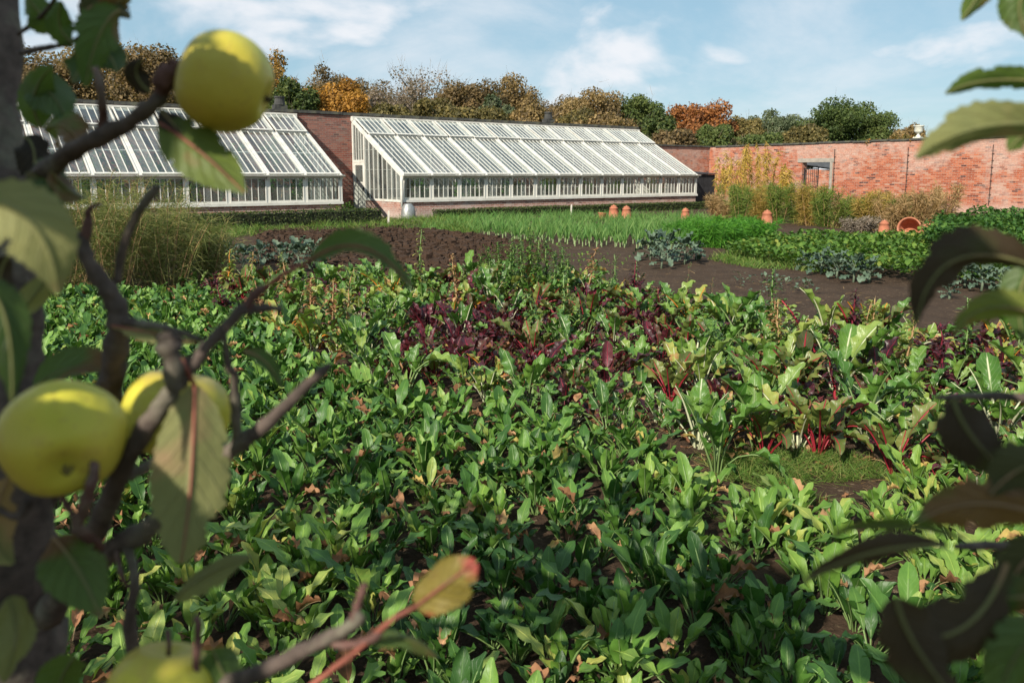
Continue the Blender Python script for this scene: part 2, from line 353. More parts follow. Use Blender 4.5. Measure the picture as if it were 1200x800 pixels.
keep = (g_[ii, 1] < DEP + 0.2) & (g_[ii, 0] < CORNER + 0.2)
tag(inst('soil', np_mesh('soil', np.stack([X, Y, Z], 1), F[keep], M['soil'], smooth=True)), 'dark brown garden soil of the vegetable beds', 'soil', kind='structure')
def ground_z(P): return soil_height(P[:, 0].astype(float), P[:, 1].astype(float))
mb = MB(); v0 = [G(-0.6, -4.6, 0.035), G(1.0, -4.6, 0.035), G(0.9, 0.0, 0.012), G(-0.5, 0.0, 0.012)]; mb.raw(v0, [[0, 1, 2, 3]])
v1 = [G(-14, -1.15, 0.016), G(20, -0.25, 0.016), G(20, -0.02, 0.016), G(-14, -0.02, 0.016)]; mb.raw(v1, [[0, 1, 2, 3]])
tag(mb.build('path', M['path']), 'pale beaten earth path by the greenhouse door', 'path', kind='structure')
# loose clods on the freshly dug bed: too many to count
cl = scatter(DUG, 0.13, seed=3); g = np.random.default_rng(3)
ico = np.array([[1, 1, 1], [-1, 1, 1], [-1, -1, 1], [1, -1, 1], [1, 1, -1], [-1, 1, -1], [-1, -1, -1], [1, -1, -1]], float) * 0.577
fq = np.array([[0, 1, 2, 3], [7, 6, 5, 4], [0, 4, 5, 1], [1, 5, 6, 2], [2, 6, 7, 3], [3, 7, 4, 0]])
n = len(cl); s_ = g.uniform(0.03, 0.10, (n, 1, 1)) * (1 + (g.random((n, 1, 1)) < 0.15) * 0.5)
VV = ico[None] * s_ * g.uniform(0.6, 1.35, (n, 8, 3)); a = g.uniform(0, 6.28, n)
VV = np.stack([VV[..., 0] * np.cos(a)[:, None] - VV[..., 1] * np.sin(a)[:, None], VV[..., 0] * np.sin(a)[:, None] + VV[..., 1] * np.cos(a)[:, None], VV[..., 2] * 0.8], 2)
VV += np.c_[cl, ground_z(cl) + 0.01][:, None]
tag(inst('soil_clods', np_mesh('soil_clods', VV.reshape(-1, 3), (fq[None] + 8 * np.arange(n)[:, None, None]).reshape(-1, 4), M['clod'])), 'dark clods of freshly dug earth across the bare bed', 'soil', kind='stuff')

# ------------------------------------------------------------------ walls
def coping(parent, x0, x1, z, th, name='coping_stone', mat='coping', over=0.07, h=0.11, step=0.92):
    n = max(1, round((x1 - x0) / step)); st = (x1 - x0) / n
    me = MB().box((0, -over, 0), (st - 0.006, th + over, h)).mesh(name, M[mat])
    for i in range(n):
        o = inst(name, me, parent, (x0 + i * st, random.uniform(-0.012, 0.012), z + random.uniform(-0.004, 0.016))); o.rotation_euler = (0, random.uniform(-0.008, 0.008), 0)
nw = empty('brick_wall', G(0, DEP), TH); tag(nw, 'tall dark red brick wall behind the two white greenhouses', 'wall')
MB().box((-17, 0, -0.1), (NB * BAY + 0.15, 0.42, WALL_H)).build('wall_face', M['brick_dark'], nw)
coping(nw, -17, NB * BAY + 0.15, WALL_H + 0.002, 0.42)
lw = empty('brick_wall', G(0, DEP), TH); tag(lw, 'low pink brick wall joining the tall wall at the garden corner', 'wall')
MB().box((NB * BAY + 0.152, 0.02, -0.1), (CORNER + 0.4, 0.40, LOW_H)).build('wall_face', M['brick'], lw)
coping(lw, NB * BAY + 0.16, CORNER + 0.3, LOW_H + 0.002, 0.38, h=0.08)
ew = empty('brick_wall', G(CORNER, DEP), TH - R(90)); tag(ew, 'long orange red brick wall with a gateway on the right', 'wall')
EX, EY = -GV, GU
def wall_w(px):                      # distance along the east wall where a picture column meets it
    k = (px - 600) / FPX / math.cos(PITCH) * 1.0; c = np.array(G(CORNER, DEP)[:2])
    return (k * c[1] - c[0]) / (EX[0] - k * EX[1])
GW0, GW1, GH = wall_w(933), wall_w(965), 2.22
EL = 27.0
mb = MB(); mb.box((0.0, 0, -0.1), (GW0, 0.4, LOW_H)); mb.box((GW1, 0, -0.1), (EL, 0.4, LOW_H)); mb.box((GW0, 0, GH + 0.2), (GW1, 0.4, LOW_H))
mb.build('wall_face', M['brick'], ew)
MB().box((GW0 - 0.25, -0.03, GH), (GW1 + 0.22, 0.37, GH + 0.2)).build('lintel', M['stone'], ew)
MB().box((GW1 - 0.002, -0.02, 0), (GW1 + 0.14, 0.3, GH - 0.002)).build('gate_jamb', M['stone'], ew)
coping(ew, 0.45, EL, LOW_H + 0.002, 0.4, h=0.08)
for k, px in enumerate((970, 1054, 1151)):
    w = wall_w(px); mb = MB().tube([(w, -0.05, 0.35), (w + 0.01, -0.05, 1.4), (w, -0.05, LOW_H - 0.28)], 0.017, 6)
    for z in np.arange(0.5, 2.7, 0.28): mb.box((w - 0.03, -0.05, z), (w + 0.05, -0.004, z + 0.02))
    o = mb.build('training_iron', M['rust'], ew)
# iron gates, standing ajar
def iron_gate(w, ang, label, width=0.78):
    p = Vector(G(CORNER, DEP)) + Vector((*(EX * w + EY * 0.15), 0)); t = empty('iron_gate', p, TH - R(90) + ang); tag(t, label, 'gate', 'gates in the wall opening')
    fr = MB()
    for x in (0.0, width - 0.04): fr.box((x, -0.02, 0.08), (x + 0.04, 0.02, 1.95))
    for z in (0.12, 0.95, 1.88): fr.box((0.041, -0.015, z), (width - 0.041, 0.015, z + 0.04))
    fr.build('gate_frame', M['iron'], t)
    me = MB().tube([(0, 0, 0.17), (0, 0, 1.0), (0, 0, 2.1)], 0.012, 6).mesh('bar', M['iron'])
    for x in np.linspace(0.12, width - 0.12, 6): inst('bar', me, t, (x, -0.03, 0))
iron_gate(GW0 + 0.03, R(62), 'dark iron gate leaf open on the corner side of gateway'); iron_gate(GW1 - 0.05, R(180 - 55), 'dark iron gate leaf open on the stone jamb side')
# urn on the wall, with the pavilion roof beyond
w = wall_w(1061); up = Vector(G(CORNER, DEP)) + Vector((*(EX * w + EY * 0.2), LOW_H + 0.09)); t = empty('garden_urn', up, TH); tag(t, 'pale stone urn standing on top of the brick wall', 'urn')
t.scale = (0.78, 0.78, 0.78); MB().box((-0.2, -0.2, 0), (0.2, 0.2, 0.09)).build('base', M['urn'], t)
MB().lathe([(0, 0.09), (0.15, 0.09), (0.15, 0.12), (0.07, 0.2), (0.06, 0.27), (0.12, 0.31), (0.20, 0.36), (0.23, 0.42), (0.23, 0.62), (0.27, 0.66), (0.31, 0.70), (0.31, 0.73), (0.24, 0.73), (0.21, 0.55), (0, 0.5)], 24).build('bowl', M['urn'], t, True)
pv = np.array(G(CORNER, DEP)[:2]) + EX * (w + 1.6) + EY * 9.0; t = empty('pavilion', (pv[0], pv[1], 0), TH); tag(t, 'small brick pavilion with dark hipped roof behind the wall', 'building')
MB().box((-1.6, -1.6, 0), (1.6, 1.6, 3.75)).build('wall', M['brick'], t)
MB().raw([[-2, -2, 3.75], [2, -2, 3.75], [2, 2, 3.75], [-2, 2, 3.75], [-1, -1, 4.35], [1, -1, 4.35], [1, 1, 4.35], [-1, 1, 4.35]], [[0, 3, 2, 1], [4, 5, 6, 7], [0, 1, 5, 4], [1, 2, 6, 5], [2, 3, 7, 6], [3, 0, 4, 7]]).build('roof', M['slate'], t)
# outbuilding and bushes seen through the gateway
gc = np.array(G(CORNER, DEP)[:2]) + EX * (GW0 + GW1) / 2; gd = gc / np.linalg.norm(gc); gp = gc + gd * 15.0; t = empty('outbuilding', (gp[0], gp[1], 0), math.atan2(gd[1], gd[0]) - R(90)); tag(t, 'low brick outbuilding with sloping grey roof seen through the gateway', 'building')
MB().box((-2.3, 0, 0), (2.6, 4, 1.95)).build('wall', M['brick'], t)
MB().raw([[-2.6, -0.3, 2.55], [2.9, -0.3, 1.75], [2.9, 2.2, 2.8], [-2.6, 2.2, 3.4], [-2.6, 4.3, 2.5], [2.9, 4.3, 1.7]], [[0, 1, 2, 3], [3, 2, 5, 4]]).build('roof', M['slate'], t)
# chimneys of the heated wall
for k, (px, py) in enumerate(((333, 128), (637, 143))):
    kk = (px - 600) / FPX / math.cos(PITCH); c = np.array(G(0, DEP + 0.5)[:2]); uu = (kk * c[1] - c[0]) / (GU[0] - kk * GU[1])
    t = empty('chimney', G(uu, DEP + 0.21, WALL_H + 0.13), TH); tag(t, ['squat dark chimney on the tall wall above the nearer greenhouse', 'squat dark chimney on the tall wall above the long greenhouse'][k], 'chimney', 'chimneys on the tall wall')
    MB().box((-0.24, -0.18, 0), (0.24, 0.18, 0.16)).build('stack', M['coping'], t)
    MB().lathe([(0.22, 0.16), (0.17, 0.40), (0.20, 0.42), (0.20, 0.48), (0.13, 0.48), (0.12, 0.2)], 14).build('chimney_pot', M['coping'], t)

# ------------------------------------------------------------------ greenhouses
ALF = math.atan2(RIDGE - EAVE, DEP - 0.05); SL = math.hypot(RIDGE - EAVE, DEP - 0.05)
def frame_mesh(name, w, l, st=0.055, th=0.045, top=None):
    mb = MB(); mb.box((0, 0, 0), (st, l, th)); mb.box((w - st, 0, 0), (w, l, th)); mb.box((st, 0, 0.002), (w - st, 0.07, th - 0.002)); mb.box((st, l - (top or 0.07), 0.002), (w - st, l, th - 0.002))
    return mb.mesh(name, M['white'])
def greenhouse(u0, nb, bay, label, rail=False):
    t = empty('greenhouse', G(u0, 0), TH); tag(t, label, 'greenhouse')
    L = nb * bay; gap = 0.05; fw = bay - 2 * gap
    MB().box((0.0, 0.02, 0), (L, 0.24, SILL - 0.09)).build('plinth', M['plinth'], t)
    MB().box((-0.05, -0.07, SILL - 0.088), (L + 0.05, 0.22, SILL)).build('sill', M['white'], t)
    # gutter: half round along the eave
    mb = MB(); a = np.linspace(math.pi, 2 * math.pi, 7); pr = [(-0.16 + 0.065 * math.cos(x), EAVE + 0.0 + 0.065 * math.sin(x)) for x in a]
    V = [(x, p[0], p[1]) for x in (-0.08, L + 0.08) for p in pr]; mb.raw(V, [[i, i + 1, i + 8, i + 7] for i in range(6)]); mb.box((-0.06, -0.09, EAVE - 0.05), (L + 0.06, 0.1, EAVE - 0.002))
    mb.build('gutter', M['white'], t)
    MB().box((-0.06, DEP - 0.2, RIDGE - 0.06), (L + 0.06, DEP - 0.004, RIDGE + 0.12)).build('ridge_board', M['white'], t)
    # rafters and posts
    rm = MB().box((-0.042, -0.14, -0.10), (0.042, SL - 0.03, 0.035)).mesh('rafter', M['white'])
    pm = MB().box((-0.055, 0.0, SILL + 0.001), (0.055, 0.09, EAVE - 0.051)).mesh('post', M['white'])
    for i in range(nb + 1):
        inst('rafter', rm, t, (i * bay, 0, EAVE), (ALF, 0, 0)); inst('post', pm, t, (i * bay, 0.005, 0))
    # lights: lower roof sash, upper (raised) sash, front sash, each with bars and panes
    specs = [('lower_sash', 0.0, SL * 0.69, 0.012, 5), ('upper_sash', SL * 0.675, SL * 0.315, 0.085, 5)]
    fl = EAVE - 0.06 - SILL
    for nm, s0, ln, nz, np_ in specs + [('front_sash', 0, fl, 0.0, 5)]:
        fm = frame_mesh(nm, fw, ln, 0.045 if nm != 'front_sash' else 0.035)
        bm_ = MB().box((-0.0125, 0.07, 0.004), (0.0125, ln - 0.07, 0.035)).mesh('glazing_bar', M['white'])
        pw = (fw - 0.1) / np_
        pn = MB().box((0.016, 0.071, 0.018), (pw - 0.016, ln - 0.071, 0.022)).mesh('pane', M['glass'])
        for i in range(nb):
            if nm == 'front_sash': o = inst(nm, fm, t, (i * bay + gap, 0.035, SILL + 0.002), (R(90), 0, 0))
            else:
                ca, sa = math.cos(ALF), math.sin(ALF)
                n2 = nz + (0.012 if i % 2 and nm == 'upper_sash' else 0.0)
                o = inst(nm, fm, t, (i * bay + gap, s0 * ca - n2 * sa, EAVE + s0 * sa + n2 * ca), (ALF, 0, 0))
            for j in range(np_):
                inst('pane', pn, o, (0.05 + j * pw, 0, 0))
                if j: inst('glazing_bar', bm_, o, (0.05 + j * pw, 0, 0))
        if nm == 'lower_sash' and rail:
            cr = MB().box((0.051, ln * 0.5 - 0.015, -0.03), (fw - 0.051, ln * 0.5 + 0.015, 0.003)).mesh('cross_rail', M['white'])
            for o in [c_ for c_ in t.children if c_.name.startswith('lower_sash')]: inst('cross_rail', cr, o)
    # end walls: posts, vertical bars and panes under the slope
    def zr(v): return EAVE + (RIDGE - EAVE) * v / DEP - 0.11
    for side in (0, 1):
        x0 = -0.03 if side == 0 else L - 0.03
        e = MB().box((x0 - 0.0, 0.095, SILL - 0.085), (x0 + 0.06, DEP - 1.1, SILL + 0.0)); dv = DEP - 1.1
        e.box((x0, dv, 0), (x0 + 0.06, dv + 0.09, zr(dv) + 0.02)); e.box((x0, DEP - 0.1, 0), (x0 + 0.06, DEP - 0.01, zr(DEP - 0.1) + 0.02))
        e.box((x0 + 0.002, dv + 0.09, 2.10), (x0 + 0.058, DEP - 0.1, 2.19)); ef = e.build('end_frame', M['white'], t)
        MB().box((x0 + 0.02, 0.242, 0), (x0 + 0.2 if side == 0 else x0 + 0.1, dv, SILL - 0.088)).build('end_plinth', M['plinth'], t)
        vs = list(np.linspace(0.1, dv, 9))
        for a, b in zip(vs[:-1], vs[1:]):
            p = MB().raw([[x0 + 0.03, a + 0.016, SILL], [x0 + 0.03, b - 0.016, SILL], [x0 + 0.03, b - 0.016, zr(b)], [x0 + 0.03, a + 0.016, zr(a)], [x0 + 0.034, a + 0.016, SILL], [x0 + 0.034, b - 0.016, SILL], [x0 + 0.034, b - 0.016, zr(b)], [x0 + 0.034, a + 0.016, zr(a)]],
                         [[0, 3, 2, 1], [4, 5, 6, 7], [0, 1, 5, 4], [1, 2, 6, 5], [2, 3, 7, 6], [3, 0, 4, 7]]).build('pane', M['glass'], ef)
            if a > 0.12: MB().box((x0 + 0.01, a - 0.015, SILL + 0.001), (x0 + 0.05, a + 0.015, zr(a))).build('glazing_bar', M['white'], ef)
        for a in np.linspace(dv + 0.1, DEP - 0.1, 5)[:-1]:
            b = a + (DEP - 0.2 - dv) / 4
            MB().box((x0 + 0.03, a + 0.012, 2.2), (x0 + 0.034, b - 0.012, zr(a))).build('pane', M['glass'], ef)
            if a > dv + 0.15: MB().box((x0 + 0.01, a - 0.012, 2.19), (x0 + 0.05, a + 0.012, zr(a))).build('glazing_bar', M['white'], ef)
        d = MB(); d0, d1 = dv + 0.1, DEP - 0.11
        d.box((x0 + 0.01, d0, 0.05), (x0 + 0.05, d0 + 0.1, 2.09)); d.box((x0 + 0.01, d1 - 0.1, 0.05), (x0 + 0.05, d1, 2.09))
        for z0, z1 in ((0.05, 1.25), (1.26, 1.32), (1.98, 2.09)): d.box((x0 + 0.012, d0 + 0.1, z0), (x0 + 0.048, d1 - 0.1, z1))
        dd = d.build('door', M['white'], t)
        MB().box((x0 + 0.028, d0 + 0.1, 1.32), (x0 + 0.032, d1 - 0.1, 1.98)).build('pane', M['glass'], dd)
        MB().box((x0 - 0.03, d0 + 0.02, 1.0), (x0 + 0.009, d0 + 0.07, 1.12)).build('handle', M['iron'], dd)
    return t, L
gh1, L1 = greenhouse(0.0, NB, BAY, 'long white lean-to greenhouse with thirteen bays along the tall wall')
LB = 1.285
gh2, L2 = greenhouse(-2.42 - 9 * LB, 9, LB, 'white lean-to greenhouse full of climbing plants behind the hanging apple', True)
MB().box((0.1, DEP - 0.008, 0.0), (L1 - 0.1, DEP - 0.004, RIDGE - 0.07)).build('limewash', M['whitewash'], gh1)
tm = MB().box((0, DEP - 0.06, 0.3), (0.035, DEP - 0.03, RIDGE - 0.25)).mesh('trellis_post', M['white'])
for x in np.arange(0.5, L1 - 0.3, 0.62): inst('trellis_post', tm, gh1, (x, 0, 0))
for z in (1.0, 1.8, 2.6, 3.3): MB().box((0.3, DEP - 0.03, z), (L1 - 0.3, DEP - 0.01, z + 0.03)).build('trellis_rail', M['white'], gh1)
for k in range(13): MB().box((k * BAY + 0.1, 0.35, 0.70), (k * BAY + BAY - 0.04, 1.15, 0.75)).box((k * BAY + 0.12, 1.05, 0), (k * BAY + 0.18, 1.11, 0.7)).build('staging', M['bench'], gh1)
# downpipe at the near corner of the long house
MB().tube([(-0.1, -0.16, EAVE - 0.06), (-0.1, -0.12, EAVE - 0.2), (-0.1, -0.10, 1.0), (-0.1, -0.1, 0.42)], 0.05, 10).build('downpipe', M['white'], gh1, True)
# galvanised water butt below it
c = G(-0.02, -0.42, 0.01); t = empty('water_can', c, 0.3); tag(t, 'rounded galvanised metal tub under the white downpipe', 'tub')
MB().lathe([(0, 0), (0.27, 0), (0.275, 0.05), (0.255, 0.3), (0.22, 0.46), (0.15, 0.53), (0.145, 0.56), (0.13, 0.56), (0.13, 0.5), (0, 0.48)], 22).build('body', M['zinc'], t, True)
MB().tube([(0.256, 0, 0.06 + 0.2), (0.30, 0, 0.3), (0.30, 0, 0.38), (0.235, 0, 0.42)], 0.012, 6).build('handle', M['zinc'], t)
# black boarded bin between greenhouse and wall
t = empty('timber_shed', G(L1 + 0.35, 0.6), TH); tag(t, 'black boarded timber shed beside the far end of the greenhouse', 'shed')
for x in np.arange(0.0, 1.74, 0.145): MB().box((x, 0, 0), (x + 0.135, 0.03, 1.62 + random.uniform(-0.01, 0.01))).build('board', M['timber'], t)
for y in np.arange(0.03, 1.5, 0.145): MB().box((-0.03, y, 0), (-0.001, y + 0.135, 1.62)).build('board', M['timber'], t)
MB().raw([[-0.1, -0.1, 1.66], [1.85, -0.1, 1.66], [1.85, 1.7, 1.8], [-0.1, 1.7, 1.8], [-0.1, -0.1, 1.63], [1.85, -0.1, 1.63], [1.85, 1.7, 1.77], [-0.1, 1.7, 1.77]], [[0, 1, 2, 3], [7, 6, 5, 4], [0, 4, 5, 1], [1, 5, 6, 2], [2, 6, 7, 3], [3, 7, 4, 0]]).build('lid', M['timber'], t)
MB().box((1.71, 0.031, 0), (1.74, 1.5, 1.62)).build('side', M['timber'], t)
# terracotta forcing pots
def forcer(px, py, h, label, tilt=None, rim=False):
    p = ground(px, py); t = empty('rhubarb_forcer', (p[0], p[1], 0.0), random.uniform(0, 6)); tag(t, label, 'terracotta pot', 'terracotta forcing pots')
    r = h * 0.36
    MB().lathe([(0, h * 0.0), (r, 0), (r * 1.06, h * 0.03), (r * 1.06, h * 0.09), (r * 0.98, h * 0.11), (r * 0.93, h * 0.5), (r * 0.8, h * 0.72), (r * 0.86, h * 0.73), (r * 0.86, h * 0.78), (r * 0.7, h * 0.8), (r * 0.56, h * 0.86)], 22).build('body', M['terra'], t, True)
    MB().lathe([(r * 0.62, h * 0.855), (r * 0.62, h * 0.885), (r * 0.4, h * 0.94), (r * 0.14, h * 0.96), (r * 0.14, h), (0, h)], 18).build('lid', M['terra'], t, True)
    return t
forcer(719, 256.5, 0.52, 'terracotta forcing pot, nearer the greenhouse of the close pair in the leeks'); forcer(734, 257, 0.50, 'terracotta forcing pot, further right of the close pair in the leeks')
forcer(803, 258, 0.44, 'terracotta forcing pot half hidden behind bright feathery foliage'); forcer(898.5, 264, 0.50, 'pale terracotta forcing pot before the green ferns')
forcer(1035.5, 275, 0.40, 'small ridged terracotta pot standing upright near the toppled one')
def pot(px, py, r, h, ax, name, label):
    p = ground(px, py); t = empty(name, (p[0], p[1], 0.0)); tag(t, label, 'terracotta pot', 'terracotta flower pots'); z = Vector(ax).normalized(); q = z.to_track_quat('Z', 'Y').to_matrix().to_4x4()
    q.translation = Vector((0, 0, r * 1.0)) - z * h * 0.5 if abs(z.z) < 0.7 else Vector((0, 0, 0))
    MB().lathe([(0, 0), (r * 0.66, 0), (r * 0.9, h * 0.8), (r * 0.9, h * 0.82), (r * 1.0, h * 0.82), (r * 1.0, h), (r * 0.88, h), (r * 0.84, h * 0.8), (r * 0.6, h * 0.06), (0, h * 0.05)], 26, M=q).build('body', M['terra'], t, True)
pot(1066, 281, 0.275, 0.46, (-0.55, -0.8, 0.12), 'flower_pot', 'large terracotta flower pot toppled on its side, open end showing')
pot(1083, 277, 0.17, 0.3, (0.8, -0.3, 0.25), 'flower_pot', 'small terracotta pot lying behind the toppled large pot')
pot(705, 257, 0.16, 0.24, (0.1, 0.05, 1), 'flower_pot', 'low terracotta pot standing left of the pair of forcers')
for k, (px, py, h) in enumerate(((455, 263, 0.42), (669, 252, 0.4))):
    p = ground(px, py); t = MB().box((-0.03, -0.012, 0), (0.03, 0.012, h)).raw([[-0.03, -0.012, h], [0.03, -0.012, h], [0.012, -0.01, h + 0.03], [-0.012, -0.01, h + 0.03]], [[0, 1, 2, 3]]).build('plant_marker', M['stake'], None, loc=(p[0], p[1], 0), rot=(0, R(3), 0.3))
    tag(t, ['pale wooden marker stake beside the metal tub', 'pale wooden marker stake among the leeks'][k], 'marker', 'row markers')
# ------------------------------------------------------------------ foliage machinery
def leaf_tpl(L, Wd, pet, arch=0.6, cup=0.3, wave=0.1, nL=7, nW=4, a=0.85, b=0.7, seed=0, pr=0.004, fold=0.0, wfreq=3.0):
    """a stalk and a blade growing up from the origin and arching towards +x; uv.x across, uv.y along"""
    g = np.random.default_rng(seed); tot = pet + L
    l = np.r_[np.linspace(0, pet, 4)[:-1], pet + np.linspace(0, L, nL)]
    th = arch * (l / tot) ** 1.4; dx = np.r_[0, np.cumsum(np.diff(l) * np.sin((th[1:] + th[:-1]) / 2))]; dz = np.r_[0, np.cumsum(np.diff(l) * np.cos((th[1:] + th[:-1]) / 2))]
    C = np.stack([dx, np.zeros_like(l), dz], 1); Nn = np.stack([np.cos(th), np.zeros_like(l), -np.sin(th)], 1)      # towards +x: the lower face
    V, F, uv, mi = [], [], [], []
    rr = np.linspace(pr, pr * 0.45, len(l))
    for i in range(len(l)):                                   # three sided stalk and midrib
        for k in range(3):
            q = 2.094 * k; V.append(C[i] + Nn[i] * (math.cos(q) * rr[i] + (rr[i] * 0.7 if i > 2 else 0)) + np.array([0, 1, 0]) * math.sin(q) * rr[i]); uv.append((0.5, 0.0))
    for i in range(len(l) - 1):
        for k in range(3): F.append([i * 3 + k, i * 3 + (k + 1) % 3, (i + 1) * 3 + (k + 1) % 3, (i + 1) * 3 + k]); mi.append(1)
    o = len(V); t = np.linspace(0, 1, nL); s = np.linspace(-1, 1, nW + 1); ph = g.uniform(0, 6.28, 4)
    w = Wd / 2 * np.maximum(np.sin(math.pi * np.clip(t, 0.015, 0.985) ** a), 0.05) ** b * (1 + 0.09 * np.sin(5.0 * t + ph[2]) + 0.02 * np.sin(11.0 * t + ph[3]))
    for i in range(nL):
        for sj in s:
            off = -cup * abs(sj) ** 1.6 * w[i] + fold * abs(sj) * w[i] + wave * w[i] * (abs(sj) ** 1.5) * math.sin(wfreq * 6.28 * t[i] + ph[0] + (2.2 if sj > 0 else 0)) + 0.35 * wave * w[i] * math.sin(5 * t[i] + 3 * sj + ph[1])
            V.append(C[i + 3] + np.array([0, 1, 0]) * sj * w[i] * (1 - 0.25 * abs(cup) * abs(sj)) + Nn[i + 3] * off); uv.append((0.5 + 0.5 * sj, t[i]))
    for i in range(nL - 1):
        for j in range(nW): F.append([o + i * (nW + 1) + j, o + i * (nW + 1) + j + 1, o + (i + 1) * (nW + 1) + j + 1, o + (i + 1) * (nW + 1) + j]); mi.append(0)
    return np.array(V), np.array(F), np.array(uv), np.array(mi)
def rotzy(az, ti):
    ca, sa, ct, st = np.cos(az), np.sin(az), np.cos(ti), np.sin(ti); z = np.zeros_like(ca)
    return np.stack([np.stack([ca * ct, -sa, ca * st], -1), np.stack([sa * ct, ca, sa * st], -1), np.stack([-st, z, ct], -1)], -2)
def join_leaves(name, tpls, which, P, az, ti, sc, mats, parent=None, seed=0):
    g = np.random.default_rng(seed); Vs, Fs, Us, Ms, Rs, n = [], [], [], [], [], 0
    for k, (V, F, uv, mi) in enumerate(tpls):
        ix = np.where(which == k)[0]
        if not len(ix): continue
        Rm = rotzy(az[ix], ti[ix]) * sc[ix][:, None, None]
        VV = np.einsum('nij,vj->nvi', Rm, V) + P[ix][:, None]
        Vs.append(VV.reshape(-1, 3)); Fs.append((F[None] + (n + len(V) * np.arange(len(ix)))[:, None, None]).reshape(-1, 4)); n += len(V) * len(ix)
        Us.append(np.tile(uv, (len(ix), 1))); Ms.append(np.tile(mi, len(ix))); Rs.append(np.repeat(g.random(len(ix)), len(V)))
    return inst(name, np_mesh(name, np.concatenate(Vs), np.concatenate(Fs), mats, np.concatenate(Ms), np.concatenate(Us), np.concatenate(Rs), True), parent)
def tpl_mesh(name, tp, mats): V, F, uv, mi = tp; return np_mesh(name, V, F, mats, mi, uv, None, True)
def leaf_cloud(cen, rad, n, size, g, shell=0.45, flat=0.3, up=0.0, asp=0.6):
    """n small leaf faces spread through ellipsoids (k,3)"""
    cen, rad = np.atleast_2d(cen), np.atleast_2d(rad); k = len(cen); vol = rad.prod(1) ** 0.67; li = g.choice(k, n, p=vol / vol.sum())
    d = g.normal(size=(n, 3)); d /= np.linalg.norm(d, axis=1)[:, None]; r = g.random(n) ** shell
    P = cen[li] + d * rad[li] * r[:, None]
    nn = d * (1 - flat) + g.normal(size=(n, 3)) * 0.6 + np.array([0, 0, up]); nn /= np.linalg.norm(nn, axis=1)[:, None]
    t = np.cross(nn, g.normal(size=(n, 3))); t /= np.linalg.norm(t, axis=1)[:, None]; b = np.cross(nn, t)
    s = size * g.uniform(0.55, 1.35, n)[:, None]
    V = np.stack([P - t * s, P - b * s * asp + t * s * 0.1, P + t * s + nn * s * 0.25, P + b * s * asp + t * s * 0.1], 1).reshape(-1, 3)
    lr = g.random(k); rnd = np.clip(lr[li] * 0.45 + g.random(n) * 0.55, 0, 1)
    return V, np.arange(n * 4).reshape(-1, 4), np.repeat(rnd, 4)
def strands(P, D, ln, wd, g, droop=0.3, seg=3):
    """thin tapering blades from P along D (n,3)"""
    n = len(P); D = D / (np.linalg.norm(D, axis=1)[:, None] + 1e-9); side = np.cross(D, g.normal(size=(n, 3))); side /= np.linalg.norm(side, axis=1)[:, None] + 1e-9
    Vs = []
    for i in range(seg + 1):
        t = i / seg; c = P + D * (ln * t)[:, None]; c = c + np.array([0, 0, -1.0]) * (droop * ln * t * t)[:, None] + (D * [1, 1, 0]) * (droop * ln * t * t)[:, None] * 0.5
        w = (wd * (1 - t * 0.85))[:, None]; Vs += [c - side * w, c + side * w]
    V = np.stack(Vs, 1).reshape(-1, 3); m = 2 * (seg + 1); F = np.array([[2 * i, 2 * i + 1, 2 * i + 3, 2 * i + 2] for i in range(seg)])
    return V, (F[None] + m * np.arange(n)[:, None, None]).reshape(-1, 4), np.repeat(g.random(n), m)
def merge(parts):
    n = 0; Vs, Fs, Rs = [], [], []
    for V, F, r in parts: Vs.append(V); Fs.append(F + n); Rs.append(r); n += len(V)
    return np.concatenate(Vs), np.concatenate(Fs), np.concatenate(Rs)
def cloud_obj(name, data, mat, parent=None, loc=(0, 0, 0), kind=None):
    V, F, r = data; o = inst(name, np_mesh(name, V, F, mat, rnd=r), parent, loc)
    if kind: o['kind'] = kind
    return o

# ------------------------------------------------------------------ plant materials
M['spinach'] = mat_leaf('spinach_leaf', [(0.0, (0.020, 0.064, 0.011)), (0.3, (0.042, 0.112, 0.018)), (0.6, (0.085, 0.185, 0.030)), (0.88, (0.155, 0.275, 0.055)), (1.0, (0.33, 0.33, 0.08))], blotch=None, rough=0.45, spec=0.35, bumps=0.4)
M['spinach_dark'] = mat_leaf('spinach_leaf_dark', [(0.0, (0.014, 0.048, 0.009)), (0.4, (0.030, 0.085, 0.015)), (0.8, (0.055, 0.13, 0.022)), (1.0, (0.10, 0.19, 0.035))], rough=0.45, spec=0.35, bumps=0.5)
M['spinach_light'] = mat_leaf('spinach_leaf_light', [(0.0, (0.06, 0.14, 0.02)), (0.4, (0.11, 0.215, 0.034)), (0.75, (0.18, 0.29, 0.055)), (1.0, (0.38, 0.36, 0.09))], rough=0.45, spec=0.35, bumps=0.5)
M['sp_stem'] = mat_plain('spinach_stalk', (0.16, 0.25, 0.08), 0.5, 0.2)
M['dry'] = mat_leaf('withered_leaf', [(0.0, (0.07, 0.038, 0.02)), (0.3, (0.17, 0.085, 0.04)), (0.55, (0.33, 0.17, 0.09)), (0.75, (0.40, 0.25, 0.13)), (0.88, (0.40, 0.32, 0.09)), (1.0, (0.32, 0.34, 0.10))], rough=0.75, trans=0.25, blotch=(0.2, 0.09, 0.05), spec=0.15)
M['dry_stem'] = mat_plain('dry_stalk', (0.30, 0.20, 0.10), 0.8, 0.3)
M['chard'] = mat_leaf('chard_leaf', [(0.0, (0.03, 0.09, 0.014)), (0.4, (0.065, 0.155, 0.022)), (0.75, (0.115, 0.22, 0.035)), (1.0, (0.22, 0.28, 0.06))], blotch=None, vein_col=(0.32, 0.40, 0.2), bumps=0.9, rough=0.38, spec=0.45, nscale=45.0)
